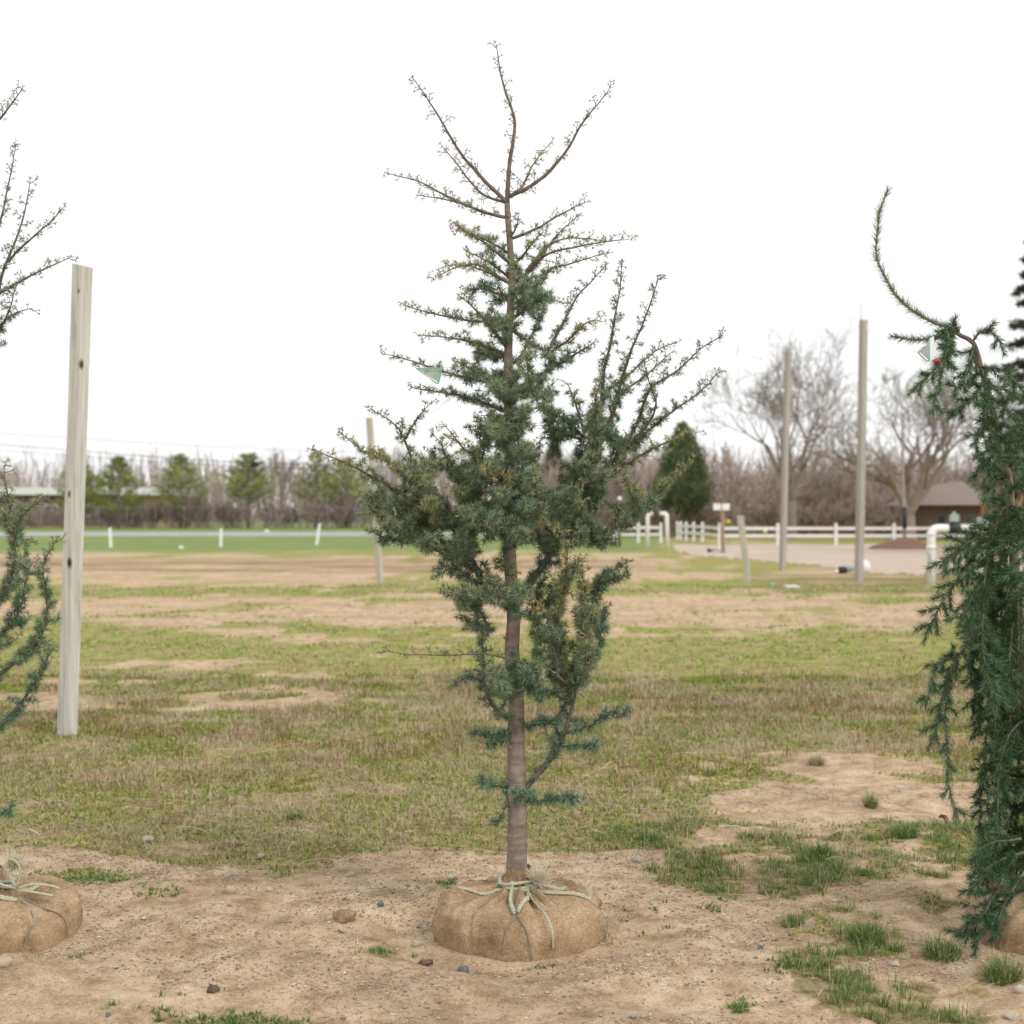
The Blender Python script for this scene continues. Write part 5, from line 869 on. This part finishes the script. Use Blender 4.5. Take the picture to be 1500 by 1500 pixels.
mb = MB(); mb.add(Vp.reshape(-1, 3), (np.arange(n)[:, None, None]*len(V0)+F0[None]).reshape(-1, 3), np.repeat(pc, len(V0), 0)); stuff(mb.build('gravel', M['leaf2'], smooth=False), 'small mixed gravel strewn over the sand', 'gravel')
# soil crumbs
X, Y = scatter(26000, -.40, .40, 4.6, 7.4, rng); g = grass_amount(X, Y); cl = fbm(X*2.6+9, Y*2.6, 90, 4); k = rng.uniform(size=len(X)) < np.clip(1-g*1.6, 0, 1)*sst(.44, .62, cl); X, Y = X[k], Y[k]
for bx, by in BALLS: k = np.hypot(X-bx, Y-by) > .35; X, Y = X[k], Y[k]
V0 = A(1, 0, 0, -1, 0, 0, 0, 1, 0, 0, -1, 0, 0, 0, 1, 0, 0, -1).reshape(6, 3); F0 = np.array([[0, 2, 4], [2, 1, 4], [1, 3, 4], [3, 0, 4], [2, 0, 5], [1, 2, 5], [3, 1, 5], [0, 3, 5]]); n = len(X); s = .002+.009*rng.beta(1.2, 6, n); Vp = V0[None]*(1+rng.normal(0, .28, (n, len(V0), 1)))*s[:, None, None]+np.stack([X, Y, ground_z(X, Y)+s*.2], -1)[:, None]; pc = A(.24, .165, .11)+(A(.42, .31, .22)-A(.24, .165, .11))*rng.uniform(0, 1, (n, 1)); mb = MB(); mb.add(Vp.reshape(-1, 3), (np.arange(n)[:, None, None]*len(V0)+F0[None]).reshape(-1, 3), np.repeat(pc, len(V0), 0)); stuff(mb.build('soil_crumbs', M['leaf2'], smooth=False), 'brown soil crumbs lying on the sand', 'soil')

# ------------------------------------------------------------------ grass
def bl5(mb, B, az, L, lean, Wd, c, curl=1.0):          # curved blade: five points, three triangles
    n = len(B); d = np.stack([np.cos(az), np.sin(az), 0*az], -1); s = np.stack([-np.sin(az), np.cos(az), 0*az], -1)*Wd[:, None]/2; up = A(0, 0, 1)
    l1 = lean[:, None]*.7; l2 = np.clip(lean*(1+.7*curl), 0, 2.2)[:, None]; p1 = B+(d*np.sin(l1)+up*np.cos(l1))*L[:, None]*.5; p2 = p1+(d*np.sin(l2)+up*np.cos(l2))*L[:, None]*.5
    V = np.stack([B-s, B+s, p1+s*.75, p1-s*.75, p2], 1).reshape(-1, 3); b = (np.arange(n)*5)[:, None]; F4 = b+np.array([[0, 1, 2, 3]]); F3 = b+np.array([[3, 2, 4]]); mb.add(V, [F4, F3], np.repeat(c, 5, 0))
G1, G2, G3 = A(.10, .18, .018), A(.22, .315, .035), A(.38, .40, .085); STR1, STR2 = A(.44, .35, .22), A(.70, .60, .43); RED1, RED2 = A(.14, .055, .034), A(.38, .20, .12)
def lerp(a, b, t): return a+(b-a)*t[:, None]
def sward(name, label, n, xr, y0, y1, hs, ws, kind, seed, thr=(.35, .75), cl_scale=2.5, cl_seed=3, band=None):
    rng = np.random.default_rng(seed); X, Y = scatter(n, -xr, xr, y0, y1, rng); g = grass_amount(X, Y); cl = fbm(X*cl_scale, Y*cl_scale, cl_seed, 4); p = sst(.12, .6, g)*sst(thr[0], thr[1], cl)
    if band is not None: px_, py_ = pxpy(X, Y); p = p*np.interp(py_, *band)
    k = rng.uniform(size=n) < p
    for bx, by in BALLS: k &= np.hypot(X-bx, Y-by) > .37
    X, Y = X[k], Y[k]; n = len(X); B = np.stack([X, Y, ground_z(X, Y)-.002], -1); az = rng.uniform(0, 6.283, n); far = np.clip(Y/7, .8, 3.2); L = rng.uniform(*hs, n)*far**.45; W_ = rng.uniform(*ws, n)*far**.8; t = rng.uniform(0, 1, n)
    if kind == 'green': lean = np.abs(rng.normal(.95, .4, n)); c = np.where((t < .5)[:, None], lerp(G1, G2, np.clip(t*2, 0, 1)), lerp(G2, G3, np.clip(t*2-1, 0, 1)))
    elif kind == 'straw': lean = np.clip(rng.normal(1.25, .3, n), .15, 1.5); c = lerp(STR1, STR2, t)*rng.uniform(.7, 1.05, (n, 1))
    else: lean = np.abs(rng.normal(.12, .12, n)); c = lerp(RED1, RED2, t)
    mb = MB(); bl5(mb, B, az, L, lean, W_, c, .6 if kind != 'straw' else .15); return stuff(mb.build(name, M['grass'], smooth=False), label, 'grass')
sward('turf', 'short green turf and low weeds over the near field', 240000, .40, 5.6, 15, (.012, .034), (.005, .011), 'green', 1, (.33, .55))
sward('turf', 'short green turf over the middle of the field', 60000, .40, 15, 34, (.014, .034), (.007, .014), 'green', 2, (.38, .64))
sward('dead_grass', 'flattened tan dead grass among the near turf', 170000, .40, 5.6, 15, (.025, .095), (.0016, .0036), 'straw', 3, (.28, .58), 3.1, 15)
sward('dead_grass', 'flattened tan dead grass over the middle of the field', 38000, .40, 15, 34, (.03, .08), (.003, .005), 'straw', 4, (.30, .6), 2.0, 16)
sward('dry_weed_stalks', 'short upright reddish brown weed stalks across the field', 56000, .40, 7.5, 16, (.025, .08), (.0022, .0042), 'red', 5, (.34, .68), 2.2, 17, ([985, 1010, 1040, 1110, 1150, 1200], [.12, .6, 1, 1, .55, .15]))
rng = np.random.default_rng(9)
def tuft_blades(mb, cx, cy, n, rad, hl, tone=0., dry=.12, wd=(.0022, .0042), lean=.55):
    a = rng.uniform(0, 6.283, n); r = rad*np.sqrt(rng.uniform(0, 1, n)); X = cx+r*np.cos(a); Y = cy+r*np.sin(a); B = np.stack([X, Y, ground_z(X, Y)-.003], -1); az = a+rng.normal(0, .7, n); L = rng.uniform(*hl, n); t = np.clip(rng.uniform(0, 1, n)+tone, 0, 1); c = lerp(A(.055, .13, .02), A(.19, .29, .055), t); d = rng.uniform(size=n) < dry; c[d] = lerp(STR1, STR2, rng.uniform(0, 1, d.sum()))*.9
    bl5(mb, B, az, L, np.abs(rng.normal(lean, .3, n))*(.5+r/rad*.6), rng.uniform(*wd, n), c, 1.0)
# grass clumps growing into the sand on the right: the clumps one can pick out are things, the rest one mass
clumps = [(1275, 1186, 70, .10, .02, .35, 'spiky green tuft at the lower edge of the right bare patch'), (1196, 1125, 110, .085, .03, .85, 'round brownish dry tuft on the upper edge of the right bare patch'), (1042, 1134, 60, .06, .02, .45, 'small green tuft with straw at the upper left of the right bare patch'), (467, 1118, 70, .07, .02, .97, 'pale dry straw tuft in the left field'), (1200, 1258, 120, .10, .03, .1, 'bright upright grass clump in the middle of the right grass patch'), (1325, 1228, 120, .09, .04, .12, 'wide green clump right of the bright upright clump'), (1160, 1352, 60, .07, .03, .3, 'bluish loose tuft alone on the sand right of the middle ball'), (430, 1200, 70, .05, .03, .05, 'dark green leafy weed in the left turf'), (1265, 1283, 60, .05, .03, .05, 'dark green tuft at the lower right of the right grass patch'), (955, 1232, 100, .075, .04, .15, 'green clump nearest the trunk at the turf edge'), (1270, 1385, 130, .085, .04, .12, 'tall green clump in the lower right grass'), (1380, 1410, 110, .08, .04, .15, 'green clump left of the spruce ball'), (1470, 1440, 110, .08, .04, .25, 'green clump below the spruce ball in the lower right corner')]
for px_, py_, n, h, rad, dry, lab in clumps:
    mb = MB(); x, y = gx(px_, py_), gy(py_); tuft_blades(mb, x, y, n*4, rad*1.5, (h*.5, h*1.3), -.05, dry, (.0017, .0032), lean=.75); tag(mb.build('grass_tuft', M['grass'], smooth=False), lab, 'grass tuft')
X, Y = scatter(7000, -.02, .40, 4.55, 8.0, rng); px_, py_ = pxpy(X, Y); g = grass_amount(X, Y); zone = np.maximum.reduce([blob(px_, py_, 1140, 1262, 215, 55), blob(px_, py_, 1330, 1235, 130, 35), blob(px_, py_, 1235, 1400, 100, 80), blob(px_, py_, 1320, 1480, 140, 40), blob(px_, py_, 1420, 1290, 80, 60), blob(px_, py_, 1010, 1235, 110, 30), blob(px_, py_, 1460, 1450, 60, 30)]); k = (rng.uniform(size=len(X)) < zone*sst(.35, .7, g)*.85*sst(.38, .56, fbm(X*7, Y*7, 47, 2))) & (np.hypot(X-BALLS[2][0], Y-BALLS[2][1]) > .42) & (np.hypot(X-BALLS[0][0], Y-BALLS[0][1]) > .45)
mb = MB()
for x, y in zip(X[k], Y[k]): h = rng.uniform(.03, .10); tuft_blades(mb, x, y, int(rng.integers(12, 28)), rng.uniform(.012, .035), (h*.4, h), rng.uniform(-.15, .15), .2, (.0016, .0032), .75)
stuff(mb.build('rough_grass', M['grass'], smooth=False), 'loose green grass growing into the sand on the right', 'grass')
mb = MB()
for cx, cy, n, sx, sy in ((135, 1290, 120, 70, 12), (215, 1315, 14, 20, 10), (250, 1315, 12, 14, 8), (560, 1392, 22, 22, 7), (325, 1490, 46, 60, 10), (240, 1475, 14, 60, 14), (655, 1297, 20, 16, 6), (800, 1403, 14, 14, 5), (1085, 1478, 26, 14, 10), (1040, 1330, 10, 30, 12), (690, 1395, 10, 20, 5), (1150, 1420, 26, 22, 16), (940, 1345, 10, 40, 20), (400, 1495, 24, 50, 8), (110, 1400, 6, 20, 10)):
    for i in range(n):
        p = cx+rng.normal()*sx*.55, cy+rng.normal()*sy*.55
        if min(np.hypot(gx(*p)-bx, gy(p[1])-by) for bx, by in BALLS) < .39: continue
        tuft_blades(mb, gx(*p), gy(p[1]), int(rng.integers(5, 11)), .012, (.012, .034), .05, .1, (.004, .008), .9)
stuff(mb.build('small_weeds', M['grass'], smooth=False), 'small green weeds sprouting from the sand', 'weeds')
# straw and root fibres on the ground near the balls
mb = MB(); S = []
X, Y = scatter(1500, -.36, .36, 4.7, 8.5, rng); k = np.hypot(X-BALLS[0][0], Y-BALLS[0][1]) > .40; X, Y = X[k], Y[k]
for x, y in zip(X, Y):
    a = rng.uniform(0, 6.28); l = rng.uniform(.02, .09); z = float(ground_z(x, y))+.003; q = A(x, y, z); c, s_ = math.cos(a), math.sin(a); m_ = q+A(c*l*.5, s_*l*.5, rng.uniform(.002, .015)); e = m_+A(math.cos(a+.4)*l*.5, math.sin(a+.4)*l*.5, -.004); S += [[*q, *m_, .0011, .0011], [*m_, *e, .0011, .0005]]
segs(mb, S, 3, np.repeat(lerp(A(.26, .18, .11), STR2, rng.uniform(0, 1, len(S)//2)), 2, 0)); stuff(mb.build('straw_litter', M['leaf2'], smooth=False), 'loose straws and root fibres lying on the sand and turf', 'straw')
for px_, py_, nn, sp, lab in ((866, 1372, 420, .05, 'matted brown root fibres at the right foot of the middle ball'),):
    x, y = gx(px_, py_), gy(py_); B = np.stack([x+rng.normal(0, sp, nn)*1.1, y+rng.normal(0, sp*.6, nn), np.zeros(nn)], -1); B[:, 2] = ground_z(B[:, 0], B[:, 1])+.002; D = nrm(rng.normal(size=(nn, 3))+A(0, 0, .8)); mb = MB(); segs(mb, np.concatenate([B, B+D*rng.uniform(.006, .02, (nn, 1)), np.full((nn, 1), .0012), np.full((nn, 1), .0007)], 1), 3, lerp(A(.2, .13, .08), A(.40, .29, .19), rng.uniform(0, 1, nn))); stuff(mb.build('root_fibres', M['leaf2'], smooth=False), lab, 'roots')
mb = MB(); S = []; sc = []
X, Y = scatter(420, -.37, .37, 6.0, 10.5, rng); g = grass_amount(X, Y); px_, py_ = pxpy(X, Y); k = rng.uniform(size=len(X)) < (.25+.75*np.maximum(blob(px_, py_, 1000, 1150, 190, 70), blob(px_, py_, 850, 1170, 160, 60)))*sst(.05, .3, g+.1*(py_ < 1230)); X, Y = X[k], Y[k]
for x, y in zip(X, Y):
    q = A(x, y, float(ground_z(x, y))+.004); a = rng.uniform(0, 6.28); el = rng.uniform(.02, .5)*rng.choice([.3, 1.6]); col = lerp(A(.42, .33, .21), A(.74, .65, .48), rng.uniform(0, 1, 1))[0]; m_ = int(rng.integers(4, 9)); dl = rng.uniform(.02, .035)
    for j in range(m_):
        a += rng.normal()*.3; el -= .12; q2 = q+A(math.cos(a)*math.cos(el), math.sin(a)*math.cos(el), math.sin(el))*dl; q2[2] = max(q2[2], float(ground_z(q2[0], q2[1]))+.004); S.append([*q, *q2, .0021-.0012*j/m_, .0021-.0012*(j+1)/m_]); sc.append(col); q = q2
segs(mb, S, 4, np.array(sc)); stuff(mb.build('dead_stems', M['leaf2'], smooth=False), 'long pale dead stems lying in the turf', 'straw')
# bits of litter far out
for px_, py_, w_, h_, mt, nm, lab in ((1160, 863, 26, 5, 'white', 'plastic_scrap', 'crumpled white plastic scrap on the grass left of the nearer grey pole'), (265, 806, 7, 5, 'white', 'plastic_scrap', 'small white scrap at the edge of the far green strip'), (391, 782, 6, 5, 'white', 'plastic_scrap', 'tiny white scrap beside the far road'), (1131, 861, 7, 6, 'tealrim', 'plastic_scrap', 'small teal plastic bit beside the white scrap')):
    Y = gy(py_); x = gx(px_, py_); s = w_/2/FPX*Y; hh = h_/2/FPX*Y; V, F = ICO3; V = V*(1+.6*(vnoise(V[:, 0]*3+px_, V[:, 1]*3+V[:, 2]*4, 5)-.5))[:, None]; mb = MB(); mb.add(V*A(s, s*.7, hh), F); o = mb.build(nm, M[mt]); o.location = (x, Y, hh*.6); tag(o, lab, 'litter')
Y = gy(1205); x = gx(1384, 1205); mb = MB(); u = np.linspace(-1, 1, 9); UU, VV = np.meshgrid(u, u); wl_ = .030*np.sqrt(np.maximum(0, 1-VV**2)); mb.add(np.stack([UU*wl_, VV*.045, .02*UU**2+.012*np.sin(VV*3)+.008], -1), np.array([[i*9+j, i*9+j+1, (i+1)*9+j+1, (i+1)*9+j] for i in range(8) for j in range(8)])); o = mb.build('dead_leaf', simple('dark_red_leaf', (.13, .05, .04), (.2, .09, .06), 30)); o.location = (x, Y, float(ground_z(x, Y))+.004); o.rotation_euler = (.5, .2, 1.1); tag(o, 'curled dark red-brown dead leaf under the weeping spruce tip', 'leaf')
sol = o.modifiers.new('thickness', 'SOLIDIFY'); sol.thickness = .001
